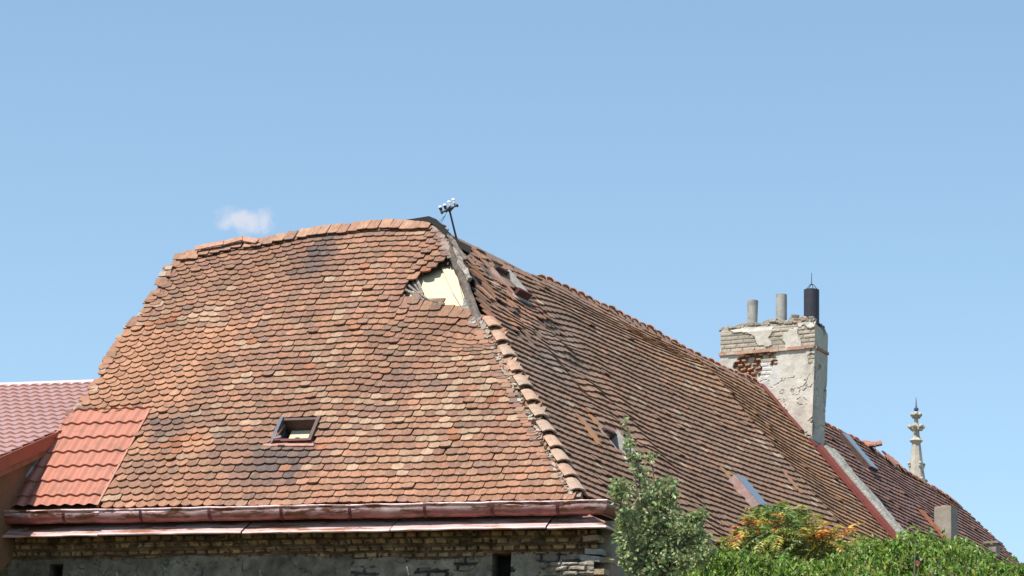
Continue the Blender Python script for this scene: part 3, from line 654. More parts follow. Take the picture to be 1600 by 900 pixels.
def wall_hf(U, V):
    x_px = 935 * U / wl; dpt = zt - V
    body, rid, r = brick_pattern(U + .05 * fbm(U, dpt, 4, 63, 3), dpt + .05 * (fbm(U, dpt, 2.2, 73, 3) - .5), .17, .092, 5, .010); body = body * smooth((fbm(U, dpt, 11, 83, 3) - .22) / .12)
    corb = np.where(dpt < .22, .075, np.where(dpt < .31, .045, 0))
    lim = .40 + .10 * (fbm(U, V, 1.5, 2, 2) - .5) + .04 * (x_px > 560)
    isb = dpt < lim
    rug = fbm(U, V, 9, 7, 4); big = fbm(U, V, 2.2, 17, 4)
    h = np.where(isb, corb + .045 * body * (.6 + .6 * rid) + .03 * rug, .03 * rug + .05 * big)
    bc = np.where((rid > .62)[..., None], (.50, .36, .22), np.where((rid < .25)[..., None], (.30, .20, .14), (.42, .31, .21))); mort = np.array((.20, .155, .11))
    c = bc * body[..., None] + mort * (1 - body[..., None]); c = c * np.array((.86, .74, .62)) * (.25 + 1.3 * rug[..., None])
    pl_ = np.array((.25, .21, .16)) * (.35 + 1.2 * big[..., None]) * (.65 + .7 * rug[..., None])
    crk = np.abs(fbm(U, V, 3.1, 27, 4) - .5) < .004; pl_ = np.where(crk[..., None], .10, pl_); h = h - .012 * crk * ~isb
    st = (fbm(U, V * 2.2, 3.5, 37, 3) > .55) & ~isb & (x_px > 560); b2, rid2, _ = brick_pattern(U + .12 * fbm(U, V, 3, 93, 3), V + .10 * (fbm(U, V, 2, 97, 3) - .5), .26, .11, 9, .014)
    h = np.where(st, .02 + .05 * b2 * rid2 + .03 * rug, h); pl_ = np.where(st[..., None], ((np.array((.27, .19, .135)) * (rid2[..., None] * .8 + .4)) * b2[..., None] + .05) * (.5 + rug[..., None]), pl_)
    c = np.where(isb[..., None], c, pl_)
    # swelling at the corner with pale rubble
    sw = smooth((x_px - 820 + (V + .5) * 60) / 60) * smooth((-.70 - V + .12 * (fbm(U, V, 3, 3, 3) - .5)) / .10); b3, rid3, _ = brick_pattern(U + .12 * fbm(U, V, 3, 93, 3), V * 1.3 + .12 * (fbm(U, V, 2, 98, 3) - .5), .24, .085, 19, .012)
    h = h + sw * (.17 + .05 * b3 * rid3); c = c * (1 - sw[..., None]) + sw[..., None] * (np.array((.56, .45, .33)) * (.5 + .7 * rid3[..., None]) * b3[..., None] + .07) * (.6 + .8 * rug[..., None])
    # vent openings
    for (xa, xb, ya) in ((776, 803, -.595), (80, 101, -.66)):
        hole = (x_px > xa) & (x_px < xb) & (V < ya - .05) & (V > ya - .5); h = np.where(hole, h - .30, h); c = np.where(hole[..., None], .02, c)
    # ragged top near the corner
    return h, c
grid('wall', PW, np.arange(-1.0, wl - .03, .014), np.arange(-1.25, zt + .02, .012), M_wall, house, hf=wall_hf, smooth_=False)
mb = MB()
WB = WO + ED * (wl - .03)
mb.box((WO - ED * 1.0 + WB) / 2 * [1, 1, 0] + Z * ((WO[2] - 1.2) / 2) - OUT1 * .18, (WB - WO + ED) / 2 * [1, 1, 0], OUT1 * .2, Z * ((WO[2] - 1.2) / 2))
# side wall
SW0 = WB + OUT2 * .0; SL = 22.0
mb.box(SW0 * [1, 1, 0] + K * SL / 2 + Z * ((WO[2] - .25) / 2) - OUT2 * .02, K * SL / 2, OUT2 * .2, Z * ((WO[2] - .25) / 2))
mb.build('lower_wall', material('grey_plaster', (.30, .27, .22), rough=.95, noise=(1.5, .35), bump=(12, .6, .03), second=((.36, .22, .15), 1.2, .6, .06)), house)
# crumbling end of the wall at the corner under the side eave
mb = MB()
for i in range(46):
    r_ = i // 6; c = WB + ED * random.uniform(-.12, .06) + K * random.uniform(-.1, .6) + Z * (-.48 - r_ * .09) + OUT1 * .02 - OUT2 * random.uniform(-.05, .05)
    mb.box(c, unit(ED + .06 * RNG.normal(size=3)) * random.uniform(.08, .13), unit(K) * .1, Z * .036, random.choice([(.45, .33, .22), (.38, .24, .17), (.5, .42, .32), (.33, .3, .26)]))
mb.build('corner_masonry', M_wall, house, attr=True)

# ------------------------------------------------------------------ hidden sides of the building
M_back = material('brown_tile_back', (.33, .20, .15), rough=.9, noise=(3, .3), bump=(12, .5, .03))
S2b = -unit(H2 * -1) * 0 + unit(H2 * cos(radians(50)) - Z * sin(radians(50)))   # falls away beyond the ridge
def sheet(name, pts, mat, parent, th=.06):
    pts = [np.asarray(p, float) for p in pts]; nn = unit(np.cross(pts[1] - pts[0], pts[2] - pts[0])); n_ = len(pts)
    V = pts + [p - nn * th for p in pts]
    return raw(name, V, [tuple(range(n_)), tuple(range(n_, 2 * n_))[::-1]] + [(j, n_ + j, n_ + (j + 1) % n_, (j + 1) % n_) for j in range(n_)], mat, parent)
dn = Z * .12
LR = (ELp[2] - Tp[2]) / -sin(radians(50))
sheet('rear_slope', [Tp - dn + K * .1, Rg - dn, Rg - dn + S2b * 6.6, Tp - dn + K * .1 + S2b * 6.6], M_back, house)
sheet('rear_slope', [TLp - dn + H1 * .05, Tp - dn + H1 * .05, Tp - dn + S2b * 6.6, TLp - dn + S2b * 6.6 + K * .5], M_back, house)
ka = K * 4.0
sheet('hip_end', [TLp - dn + H1 * .05, TLp - dn + K * 4, ELp + K * 7 - dn, ELp - dn + H1 * .15], M_back, house)
sheet('gable_wall', [Rg - dn * 7, P2.P(UF, VE) - dn * 7, P2.P(UF, VE) * [1, 1, 0], (Rg + S2b * 6.6) * [1, 1, 0], Rg + S2b * 6.6 - dn], MATS['grey_plaster'], house)
sheet('left_wall', [ELp - dn * 3 + H1 * .3, ELp - dn * 3 + K * 7, (ELp + K * 7) * [1, 1, 0], (ELp + H1 * .3) * [1, 1, 0]], MATS['grey_plaster'], house)

# ------------------------------------------------------------------ big chimney on the fire wall
PC = Plane(Rg, np.cross(K, Z) if np.cross(K, Z)[0] > 0 else -np.cross(K, Z), Z)   # the plane of its wide face
XC = PC.e; NC = -K                                                             # across, towards the camera
def cuv(x, y): return PC.uv(x, y)
cl0 = cuv(1127, 510); cr0 = cuv(1271, 500); cr1 = cuv(1264, 690); band = cuv(1200, 549)
print('chimney', cl0, cr0, cr1, 'band', band, cuv(1127, 548), cuv(1270, 538))
CX0, CX1 = cl0[0], cr0[0]; CTOP = (cl0[1] + cr0[1]) / 2; CBOT = -3.2; BANDV = band[1]
M_lime = material('limewashed_brick', attr=True, rough=.93, noise=(10, .14), bump=(45, .5, .012))
def chim_hf(side):
    def f(U, V):
        body, rid, r = brick_pattern(U, V, .25, .082, 3 + side, .006); rug = fbm(U, V, 7, 11 + side, 4); big = fbm(U, V, 1.8, 13 + side, 4)
        up = V > BANDV
        plaster = (big > .36) & ~up | (big > .52) & up
        h = np.where(plaster, .032 + .012 * rug + .015 * big, .010 * body * (.5 + rid) + .012 * rug + .014)
        lime = np.array((.68, .63, .55)); limeo = np.array((.55, .48, .385))
        c = np.where(plaster[..., None], lime * (.82 + .3 * big[..., None]), limeo * (.72 + .3 * rid[..., None]) * (.72 + .28 * body[..., None]))
        cr = (np.abs(fbm(U, V, 2.4, 43 + side, 4) - .5) < .008) & (V < BANDV - .5); h = h - .012 * cr; c = np.where(cr[..., None], c * .6, c)
        c = c * (.9 + .2 * rug[..., None]) * (.82 + .30 * fbm(U * 2.5, V * .7, 2.2, 121, 3))[..., None]
        if side == 0:
            # knocked-out patch of bare brick
            ex = (.20 - np.sqrt(((U - (CX0 + .60)) / 1.25) ** 2 + ((V - (BANDV - .28)) / 1.35) ** 2 * .8)) + .22 * (fbm(U, V, 4, 51, 3) - .5)
            ex2 = (.10 - np.sqrt(((U - (CX0 + .95)) / 2.2) ** 2 + ((V - (BANDV - .08)) / .7) ** 2)) + .10 * (fbm(U, V, 6, 53, 3) - .5)
            ex3 = (.055 - np.sqrt((U - (CX0 + 1.13)) ** 2 * .4 + (V - (BANDV - .24)) ** 2)) ; ex4 = (.05 - np.sqrt((U - (CX0 + 1.0)) ** 2 + (V - (BANDV - .86)) ** 2)) 
            bare = (ex > 0) | (ex2 > 0) | (ex3 > 0) | (ex4 > 0); b4, rid4, _ = brick_pattern(U, V, .15, .088, 23, .02)
            deep = (b4 < .5) | (rid4 < .18)
            h = np.where(bare, -.02 + .055 * b4 * (rid4 > .18) + .02 * rug, h)
            c = np.where(bare[..., None], np.where(deep[..., None], (.20, .10, .07), np.array((.60, .33, .2)) * (.7 + .5 * rid4[..., None])), c)
            hole = (np.abs(U - (CX0 + .93)) < .06) & (np.abs(V - (BANDV - .10)) < .04); h = np.where(hole, -.16, h); c = np.where(hole[..., None], .03, c)
            sm = (np.abs(U - (CX0 + .98)) < .30) & (V < BANDV - .22) & (V > BANDV - .75) & (U > CX0 + .75); c = np.where(sm[..., None] & ~bare[..., None], np.array((.68, .66, .61)) * (.9 + .15 * big[..., None]), c)
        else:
            c = c * .93  # side face toned darker, its shade put into the colour
        # eroded crown
        tp = smooth((V - (CTOP - .16)) / .16); h = h - .07 * tp * (.4 + rug); c = c * (1 - .25 * tp[..., None]) 
        gw = tp * (vn(U, V, 9, 3) > .5); c = c * (1 - .3 * gw[..., None])
        return h, c
    return f
def taper(V, s_):  # the stack leans in slightly towards its foot on the right
    t = smooth((BANDV - V) / 2.0) ; return s_ * .045 * t
def PFront(U, V, h):
    f = (U - CX0) / (CX1 - CX0); jag = 0
    return Rg + (U - taper(V, 1) * f)[..., None] * XC + V[..., None] * Z + (h + .0)[..., None] * NC
chim = thing('x', 'x', 'x', Rg); bpy.data.objects.remove(chim)
us = np.linspace(CX0, CX1 + .045, 132); vs = np.linspace(CBOT, CTOP, 300)
def topcut(u, v): return v < CTOP - .10 * fbm(u, v * 0 + 1, 3.5, 61, 4) - .02 + .06 * np.clip((u - CX0) / (CX1 - CX0), 0, 1)
chimney = grid('chimney', PFront, us, vs, M_lime, house, hf=chim_hf(0), smooth_=False)
tag(chimney, 'massive limewashed brick chimney with broken plaster')
CDEP = .62
def PSide(U, V, h): return Rg + (CX1 - taper(V, 1) * 1.0)[..., None] * XC + V[..., None] * Z + (h)[..., None] * XC + (U - taper(V, 1.0) * U / CDEP)[..., None] * K
grid('chimney_side', PSide, np.linspace(-.05, CDEP, 52), vs, M_lime, chimney, hf=chim_hf(1), smooth_=False)
mb = MB()
ctr = Rg + XC * (CX0 + CX1) / 2 + K * CDEP / 2; hw = (CX1 - CX0) / 2
mb.box(ctr + Z * (CTOP + CBOT) / 2 - XC * .04, XC * (hw - .045), K * (CDEP / 2 - .012), Z * ((CTOP - CBOT) / 2 - .03)); mb.build('core', material('chimney_core', (.50, .45, .38), rough=.95, noise=(5, .3)), chimney)
# crown of loose bricks and mortar
mb = MB()
for i in range(150):
    a = random.uniform(-hw + .02, hw - .02); b = random.choice([-CDEP / 2 + .05, random.uniform(-CDEP / 2 + .04, CDEP / 2 - .04)]); pile = .04 + .07 * max(math.exp(-((a - .12) / .14) ** 2), math.exp(-((a - .62) / .13) ** 2), .7 * math.exp(-((a + .42) / .12) ** 2)) + .035 * (a / hw)
    c = ctr + XC * a + K * b + Z * (CTOP - .03 + random.random() * pile)
    mb.box(c, unit(XC + .12 * RNG.normal(size=3)) * random.uniform(.03, .10), unit(K + .12 * RNG.normal(size=3)) * random.uniform(.03, .07), unit(Z + .1 * RNG.normal(size=3)) * random.uniform(.012, .03), random.choice([(.5, .46, .4), (.40, .37, .31), (.3, .27, .22), (.46, .33, .25), (.55, .52, .46)]))
mb.build('crown', material('crown_rubble', attr=True, rough=.95, noise=(14, .3)), chimney, attr=True)
mb = MB(); n_ = 11
for i in range(n_):
    f0 = i / n_; a = CX0 - .02 + (CX1 - CX0 + .06) * (f0 + .5 / n_)
    mb.box(Rg + XC * a + Z * (BANDV + random.uniform(-.006, .006)) + NC * (.05 + random.uniform(-.01, .012)), XC * (CX1 - CX0 + .06) / n_ / 2 * .98, NC * .03, Z * (.026 + random.uniform(-.006, .006)), random.choice([(.56, .33, .24), (.60, .40, .30), (.50, .30, .22), (.62, .5, .4)]))
for i in range(4):
    mb.box(Rg + XC * (CX1 + .05) + Z * (BANDV - .0) + K * (CDEP / 4 * (i + .4)), K * CDEP / 8, XC * .03, Z * .025, random.choice([(.50, .30, .22), (.42, .26, .2)]))
mb.build('brick_band', material('band_brick', attr=True, rough=.95, noise=(14, .25)), chimney, attr=True)
def flue(x, y0, y1, wpx, name, mat, lean=0, extra=None):
    base = PC.uv(x, y0); top = PC.uv(x + lean, y1); off = K * CDEP * .5
    sc_ = 1 + CDEP * .5 / 50
    b = Rg + XC * base[0] * sc_ + Z * (base[1] - .12) + off; t = Rg + XC * top[0] * sc_ + Z * (top[1] + .02) + off
    r = wpx / 2 / 84.; mb = MB(); n = 20; d_ = t - b
    rings = [(0, r), (1, r), (1, r - .018), (.6, r - .018)]; V = []; Fc = []
    for f, rr_ in rings: V += [b + d_ * f + XC * rr_ * cos(2 * pi * j / n) + K * rr_ * sin(2 * pi * j / n) for j in range(n)]
    for i in range(3):
        for j in range(n): Fc.append((i * n + j, i * n + (j + 1) % n, (i + 1) * n + (j + 1) % n, (i + 1) * n + j))
    Fc.append(tuple(3 * n + j for j in range(n))); mb.add(V, Fc); o = mb.build(name, mat, chimney, smooth_=False)
    return b, t, r
M_pipe = material('grey_cement_pipe', (.44, .43, .40), rough=.8, noise=(9, .16), second=((.22, .20, .18), 3, .6, .12), bump=(40, .2, .004)); M_navy = material('dark_steel_flue', (.045, .045, .06), rough=.5, noise=(9, .2))
flue(1165, 498, 466, 17.5, 'flue_pipe', M_pipe, lean=1.5); flue(1211, 493, 456.5, 18, 'flue_pipe', M_pipe)
b, t, r = flue(1258, 493, 449, 25, 'metal_flue', M_navy)
mb = MB(); tp = t + Z * .11
for sg in (-1, 1): mb.tube([t + XC * sg * r * .93 - Z * .02, t + XC * sg * .03 + Z * .11], .007, 6); mb.tube([t + K * sg * r * .93 - Z * .02, t + K * sg * .03 + Z * .11], .007, 6)
mb.tube([t + Z * .11 - XC * .035, t + Z * .11 + XC * .035], .008, 6); mb.tube([t + Z * .10, t + Z * .34], [.008, .005], 6); mb.build('flue_spike', M_navy, chimney)
# red flashing against the chimney face and down the fire wall
M_flash = material('oxide_red_flashing', (.22, .05, .038), rough=.5, noise=(4, .2), spec=.4)
WFo = 0.0
def on2(u, v, w_): return P2.P(u, v, w_ + WFo * float(smooth((-v - .1) / 1.2)))
vch = P2.uv(1285, 703)[1]; vlo = VE - .1
def flash_strip(va, vb, name, wd_=.24, up_=.26):
    mb = MB(); n_ = 14; V = []
    for i in range(n_ + 1):
        v = va + (vb - va) * i / n_; w0 = float(W2(UF - wd_, v)); w1 = float(W2(UF, v))
        V += [P2.P(UF - wd_, v, w0 + .065), P2.P(UF - .02, v, max(w0, w1) + .10), P2.P(UF - .012, v, w1 + up_), P2.P(UF + .0, v, w1 + up_)]
    Fc = [(i * 4 + j, i * 4 + 4 + j, i * 4 + 5 + j, i * 4 + 1 + j) for i in range(n_) for j in range(3)]
    mb.add(V, Fc); return mb.build(name, M_flash, house)
flash_strip(.02, vch + .22, 'wall_flashing')

mb = MB(); mb.box(on2(UF + .16, vch - .10, .06), K * .30, P2.s * .10, P2.n * .05); mb.build('chimney_apron', M_flash, house)

# ------------------------------------------------------------------ second house beyond the fire wall
P3 = Plane(P2.P(0, 0, -.10), K, S2); P3.n = P2.n.copy()
house2 = thing('tiled_house', 'lower brown tiled house beyond the big chimney, below the stone spire', 'house', (*(P3.P(UF + 5, VE)[:2]), 0))
U2 = UF + .60
ridge3 = [(1262, 650), (1290, 668), (1340, 693), (1365, 708), (1385, 724), (1420, 744), (1460, 768), (1490, 788), (1515, 808), (1560, 850), (1597, 888), (1640, 935)]
R3 = P3.poly(ridge3); R3 = R3[R3[:, 0] > U2 - .8]
low3 = P3.poly([(1640, 935)])[0]
VLOW3 = VE - .1
REG3 = np.array([[U2 - .06, R3[0][1] + .1]] + [list(p) for p in R3] + [[R3[-1][0] + .3, VLOW3], [U2 - .06, VLOW3]])
WINS3 = [(P3.uv(1335, 714), .62, .95)]; CH3 = P3.uv(1475, 838)
def W3(u, v):
    return .10 * (fbm(u, v, .35, 71, 3) - .5) + .12 * np.exp(-((u - U2) / .4) ** 2)
def keep3(u, v):
    k = inside(REG3, u, v - .05)
    for (c, a, b) in WINS3: k &= ~((abs(u - c[0]) < a / 2 + .03) & (abs(v - c[1] - .04) < b / 2))
    return k
def col3(u, v, px):
    n = len(u); c = pick(n, [(.235, .14, .12), (.21, .13, .115), (.26, .145, .115)], [.4, .35, .25]); top = np.interp(u, R3[:, 0], R3[:, 1]) - v
    og = RNG.random(n) < .035 + .25 * (top < .35); c[og] = (.37, .18, .12)
    return c * (.85 + .3 * RNG.random((n, 1)))
N3 = int((.3 - VLOW3) / .155)
def r3(r):
    def f(u):
        tp = np.interp(u, R3[:, 0], R3[:, 1]); t = r / N3; return VLOW3 + (tp - VLOW3) * t * .35 + (0 - VLOW3) * t * .65 + .03 * (vn(u, r * .1 + 0 * u, .6, 5) - .5)
    return f
o = tile_field('roof_slope', P3, [r3(r) for r in range(N3 + 8)], (U2 - .1, R3[-1][0] + .4), .175, keep3, col3, W3, house2, jit=.9, thick=.026, vmax=lambda u: np.interp(u, R3[:, 0], R3[:, 1]) - .0)
tag(o, 'dark red-brown tiled slope')
grid('roof_boarding', P3.P, np.arange(U2 - .1, R3[-1][0] + .3, .12), np.arange(VLOW3, .3, .1), M_deck, house2, hf=lambda U, V: (W3(U, V) - .04, None), keep=lambda u, v: inside(REG3, u, v))
mb = MB(); u = U2 + .05
ue = P3.uv(1497, 792)[0]
while u < ue:
    v = np.interp(u, R3[:, 0], R3[:, 1]); sl = (np.interp(u + .2, R3[:, 0], R3[:, 1]) - np.interp(u - .2, R3[:, 0], R3[:, 1])) / .4
    half_round(mb, P3.P(u, v - .02, .02) + Z * random.uniform(-.02, .02), K + P3.s * sl + Z * random.uniform(-.2, .02), Z, .135, .11, .36, random.choice([(.42, .22, .16), (.35, .2, .16), (.5, .25, .16)]), span=80); u += .31
mb.build('ridge_cap', M_ridge, house2, attr=True)
# two jutting loose caps and a small opening on the ridge
mb = MB()
for (x, y) in ((1356, 699), (1365, 700), (1352, 702)):
    uv_ = P3.uv(x, y); half_round(mb, P3.P(*uv_, .05) + Z * .06, K * .3 + OUT2 * .8 + Z * random.uniform(-.3, .2), Z, .09, .11, .28, (.40, .2, .15), span=85)
for (x, y) in ((1383, 718), (1389, 722), (1395, 726), (1402, 732)):
    uv_ = P3.uv(x, y); mb.box(P3.P(*uv_, .08), K * .09, P3.s * .16, unit(P3.n + .1 * RNG.normal(size=3)) * .012, (.5, .22, .14))
mb.build('loose_cap', M_ridge, house2, attr=True)
roof_window(P3, WINS3[0][0], .44, .95, .12, 'long roof light with pale blue glass near the ridge', (M_pinkfr, M_frame, M_dkred, M_frame), house2, W3, glass=M_glass, depth=.05)
# small plastered chimney
M_block = material('cement_block', (.36, .33, .275), rough=.9, noise=(6, .2), bump=(20, .4, .01)); mb = MB()
cb_ = P3.uv(1473, 846); base = P3.P(*cb_, 0); hgt = .62; wch = .32
sc = (proj(base + XC)[0] - proj(base)[0]); wch = 26.5 / sc / 2; dch = .20
topz = None
p0 = proj(base); zz = 0
while proj(base + Z * zz)[1] > 793: zz += .01
ctr3 = base + K * dch
mb.box(ctr3 + Z * (zz - .5) / 2, XC * wch, K * dch, Z * (zz + .5) / 2); c3 = mb.build('chimney', M_block, house2); tag(c3, 'small grey block chimney above the vine')
mb = MB(); mb.box(ctr3 + Z * (zz + .012), XC * wch * .95, K * dch * .9, Z * .014); mb.build('brick_cap', material('cap_brick', (.52, .30, .19), rough=.9), c3)
mb = MB(); mb.tube_(ctr3 + Z * (zz + .026), [(.11, 0), (.115, .03), (.10, .03)], 16, (1, 1, 1)); mb.build('flue_collar', M_pipe, c3)
mb = MB(); V = [base - XC * wch * 1.0 - K * .05 - S2 * -.4, base - K * .05 - S2 * .3 + XC * .1, base + XC * .1 - K * .01 - S2 * .3 + Z * .1, base - XC * wch - K * .01 + S2 * .4 + Z * .1]
mb.bar(on2(cb_[0] - .12, cb_[1] + .75, -.0), on2(cb_[0] - .12, cb_[1] - .3, -.0), .18, .05, side=P2.n); mb.build('chimney_flashing', material('rusty_flashing', (.40, .15, .08), rough=.6, noise=(8, .3)), house2)
mb = MB(); vb = P3.P(*P3.uv(1548, 862), 0); mb.box(vb + Z * .0, XC * .16, K * .12, Z * .16); mb.box(vb + Z * .18, XC * .22, K * .16, Z * .022); mb.build('roof_vent', material('vent_metal', (.33, .26, .24), rough=.6, noise=(8, .3)), house2)
# fire wall coping between the houses
M_cop = material('rough_render', (.40, .385, .34), rough=.95, noise=(7, .25), bump=(25, .8, .03)); 
def PCop(U, V, h): return P2.P(UF + .0 + U, V, .15 + h)
def cop_hf(U, V): g = fbm(U, V, 6, 81, 4); e_ = np.minimum(U - 0, 0.50 + .10 * fbm(V, V * 0, 5, 5, 3) - U); return .06 * smooth(e_ / .05) * 1.0 + .05 * g - .12 * (e_ < 0), None
cop = grid('fire_wall', PCop, np.linspace(-.02, .62, 34), np.arange(VE - .1, vch - .25, .03), M_cop, house2, hf=cop_hf, smooth_=False); tag(cop, 'grey rendered fire wall coping running down between the roofs')
mb = MB(); mb.box(P2.P(UF + .24, (VE + vch) / 2, -.16), K * .15, P2.s * (vch - VE) / 2, P2.n * .26); mb.build('core', MATS['chimney_core'], cop)
flash_strip(vch - .2, vlo, 'wall_flashing', .17, .17)
# hidden rear
endP = P3.P(R3[-1][0] + .3, VLOW3)
ra = P3.P(U2, R3[0][1]) - dn * 1.5; rb = P3.P(ue, R3[-4][1]) - dn * 1.5
sheet('rear_slope', [ra, rb, rb + S2b * 5.5, ra + S2b * 5.5], M_back, house2)
a3 = P3.P(U2, VLOW3) - OUT2 * .3; b3 = endP - OUT2 * .3
sheet('wall', [a3, b3, b3 * [1, 1, 0], a3 * [1, 1, 0]][::-1], MATS['grey_plaster'], house2, th=.3)

# ------------------------------------------------------------------ neighbour with the pressed metal roof, left
RP = radians(22); SM = np.array([sin(AL) * cos(RP), cos(AL) * cos(RP), sin(RP)])
A0 = P1.P(*P1.uv(91, 683), .06)
PM = Plane(A0, E1, SM)
mhouse = thing('metal_roof_house', 'neighbouring house with a pink pressed metal tile roof and red bargeboard at the left edge', 'house', (A0[0] - 2, A0[1] - 1, 0))
M_pink = material('pink_coated_steel', (.55, .325, .285), rough=.36, noise=(1.5, .08), bump=None, spec=.55)
vt = PM.uv(70, 602)[1]; STEP = (PM.uv(70, 602)[1] - PM.uv(70, 720)[1]) / 19.0
print('metal roof top v', vt, 'step', STEP)
STEP = .36
vs = metal_rows(-3.4, vt, STEP); us = np.arange(-4.5, 0.0, .0232)
U_, V_ = np.meshgrid(us, vs)
h_ = metal_h(U_, V_, .186, STEP, .028, .032)
# beyond the junction the sheet runs on behind the old hip
X = PM.P(U_ + np.maximum(0, V_) * 0, V_, h_)
nu, nv = len(us), len(vs); idx = np.arange(nu * nv).reshape(nv, nu); q = np.stack([idx[:-1, :-1], idx[:-1, 1:], idx[1:, 1:], idx[1:, :-1]], -1).reshape(-1, 4)
raw('metal_roof', X.reshape(-1, 3), [tuple(map(int, r)) for r in q], M_pink, mhouse)
vs2 = metal_rows(.0, vt, STEP); us2 = np.arange(0, 2.6, .0232); U_, V_ = np.meshgrid(us2, vs2); X = PM.P(U_, V_, metal_h(U_, V_, .186, STEP, .028, .032))
nu, nv = len(us2), len(vs2); idx = np.arange(nu * nv).reshape(nv, nu); q = np.stack([idx[:-1, :-1], idx[:-1, 1:], idx[1:, 1:], idx[1:, :-1]], -1).reshape(-1, 4)
cen = X[:-1, :-1].reshape(-1, 3); ok = np.ones(len(q), bool)
# stop where the old roof's own slopes stand above this one
ok &= ~(((cen - P1.O) @ P1.n < -.02) & False)
nl = np.cross(K, TLp - ELp); nl *= -1 if nl[0] > 0 else 1; nl = unit(nl)
ok &= ((cen - TLp) @ nl > .02)
if ok.any(): raw('metal_roof', X.reshape(-1, 3), [tuple(map(int, r)) for r in q[ok]], M_pink, mhouse)
# ridge of the metal roof: short glossy lengths
M_pinkr = material('pale_ridge_steel', (.62, .42, .41), rough=.3, noise=None, bump=None, spec=.6)
u = -4.5; mb = MB()
while u < 2.6:
    half_round(mb, PM.P(u + .13, vt + .03, .03), E1 + Z * .01, unit(Z + OUT1 * .2), .075, .072, .262, (1, 1, 1), span=90, th=.006, n=10); u += .26
mb.build('ridge_cap', M_pinkr, mhouse, smooth_=False)
# bargeboard, lower board, cheek wall, white trim
M_barge = material('red_bargeboard', (.36, .075, .04), rough=.45, noise=(5, .15), spec=.4); M_barge2 = material('brown_board', (.33, .14, .075), rough=.7, noise=(6, .2))
r_up, r_dn = PM.P(0.0, .0, 0), PM.P(0.0, -3.4, 0)
mb = MB(); mb.box((r_up + r_dn) / 2 - Z * .065 + E1 * .012, (r_dn - r_up) / 2, E1 * .012, Z * .095); mb.build('bargeboard', M_barge, mhouse)
mb = MB(); mb.box((r_up + r_dn) / 2 - Z * .21 - E1 * .03, (r_dn - r_up) / 2, E1 * .02, Z * .05); mb.build('lower_board', M_barge2, mhouse)
ck = -E1 * .12
jt = A0 + ck; 
mb = MB(); cheek_top0 = r_up + ck - Z * .16; cheek_top1 = r_dn + ck - Z * .16
hb = H1
lowline = lambda t: A0 + ck + (-S1) * t     # junction with the old slope
V = [cheek_top0 + H1 * .5, cheek_top1, cheek_top1 - Z * 2.2, A0 + ck - S1 * 2.3 - Z * .6, A0 + ck - Z * 1.0 + H1 * .5]
V2 = [p - E1 * .12 for p in V]; n_ = len(V)
mb.add(V + V2, [tuple(range(n_))[::-1], tuple(range(n_, 2 * n_))] + [(j, (j + 1) % n_, n_ + (j + 1) % n_, n_ + j) for j in range(n_)])
mb.build('cheek_wall', material('ochre_cheek', (.27, .14, .075), rough=.85, noise=(2.5, .25), bump=(15, .3, .01)), mhouse)
mb = MB(); mb.bar(P1.P(*P1.uv(76, 704), .07), P1.P(*P1.uv(8, 796), .07), .05, .05, side=P1.n); mb.build('junction_trim', material('pale_trim', (.55, .50, .45), rough=.7), mhouse)
fw0 = r_dn - H1 * -.25 + ck - Z * .12
mb = MB(); mb.box(fw0 - E1 * 2.2 - Z * (fw0[2] / 2), E1 * 2.2, H1 * .12, Z * fw0[2] / 2); mb.box(r_up * [1, 1, 0] - E1 * 2.4 - H1 * .8 + Z * 4.4, E1 * 1.95, H1 * 1.6, Z * 4.4)
mb.build('house_wall', material('dark_wall', (.10, .07, .055), rough=.9), mhouse)
topr = PM.P(-4.5, vt, 0); topr2 = PM.P(2.6, vt, 0)
sheet('rear_slope', [topr, topr2, topr2 + unit(H1 * cos(RP) - Z * sin(RP)) * 3, topr + unit(H1 * cos(RP) - Z * sin(RP)) * 3], M_pink, mhouse)

# ------------------------------------------------------------------ leaning mast with receivers
mbase = P2.P(*P2.uv(718, 391), .0); Ym = mbase[1]
def mp(x, y, dy=0): return at_y(x, y, Ym + dy)
mast = thing('antenna_mast', 'thin black leaning mast with small pale receivers on the roof peak', 'antenna', mbase)
M_iron = material('black_iron', (.018, .018, .024), rough=.45, noise=None, bump=None); M_white = material('white_plastic', (.75, .76, .78), rough=.4, noise=None, bump=None)
mb = MB(); mb.tube([mp(719, 396), mp(710, 360), mp(702, 327)], [.020, .017, .016], 8); mb.build('pole', M_iron, mast)
mb = MB(); mb.tube([mp(689, 332.5), mp(714, 321)], .015, 8)
for x, y in ((690, 332), (697, 329.5), (700, 327), (706, 325), (714, 321)): mb.tube([mp(x - 1.2, y + .8, -.02), mp(x + 1.5, y - .8, -.02)], .027, 8)
mb.tube([mp(701, 324), mp(703.5, 330)], .03, 8); mb.build('crossbar', M_iron, mast)
for i, (x, y, c_) in enumerate(((688.6, 326, 0), (695.5, 323, 0), (702.3, 318, 1), (709, 314.5, 1))):
    mb = MB(); mb.tube([mp(x + 1.0, y + 3.5), mp(x - .6, y - 1.5)], [.021, .026], 12); rc = mb.build('receiver', M_iron if not c_ else M_white, mast)
    mb = MB(); mb.tube([mp(x - .6, y - 1.5), mp(x - 1.1, y - 4.2)], [.030, .021], 12); mb.build('cap', M_white, rc)
    mb = MB(); mb.tube([mp(x + 1.0, y + 3.5), mp(x + 2.2, y + 8)], .009, 6); mb.build('stem', M_iron, rc)
mb = MB(); cpts = [mp(697, 333), mp(694, 340), mp(690, 347), mp(687, 352)]; mb.tube(cpts, .004, 5); mb.tube([mp(696, 336), mp(688, 345), mp(682, 347)], .0035, 5); mb.build('cable', M_iron, mast)

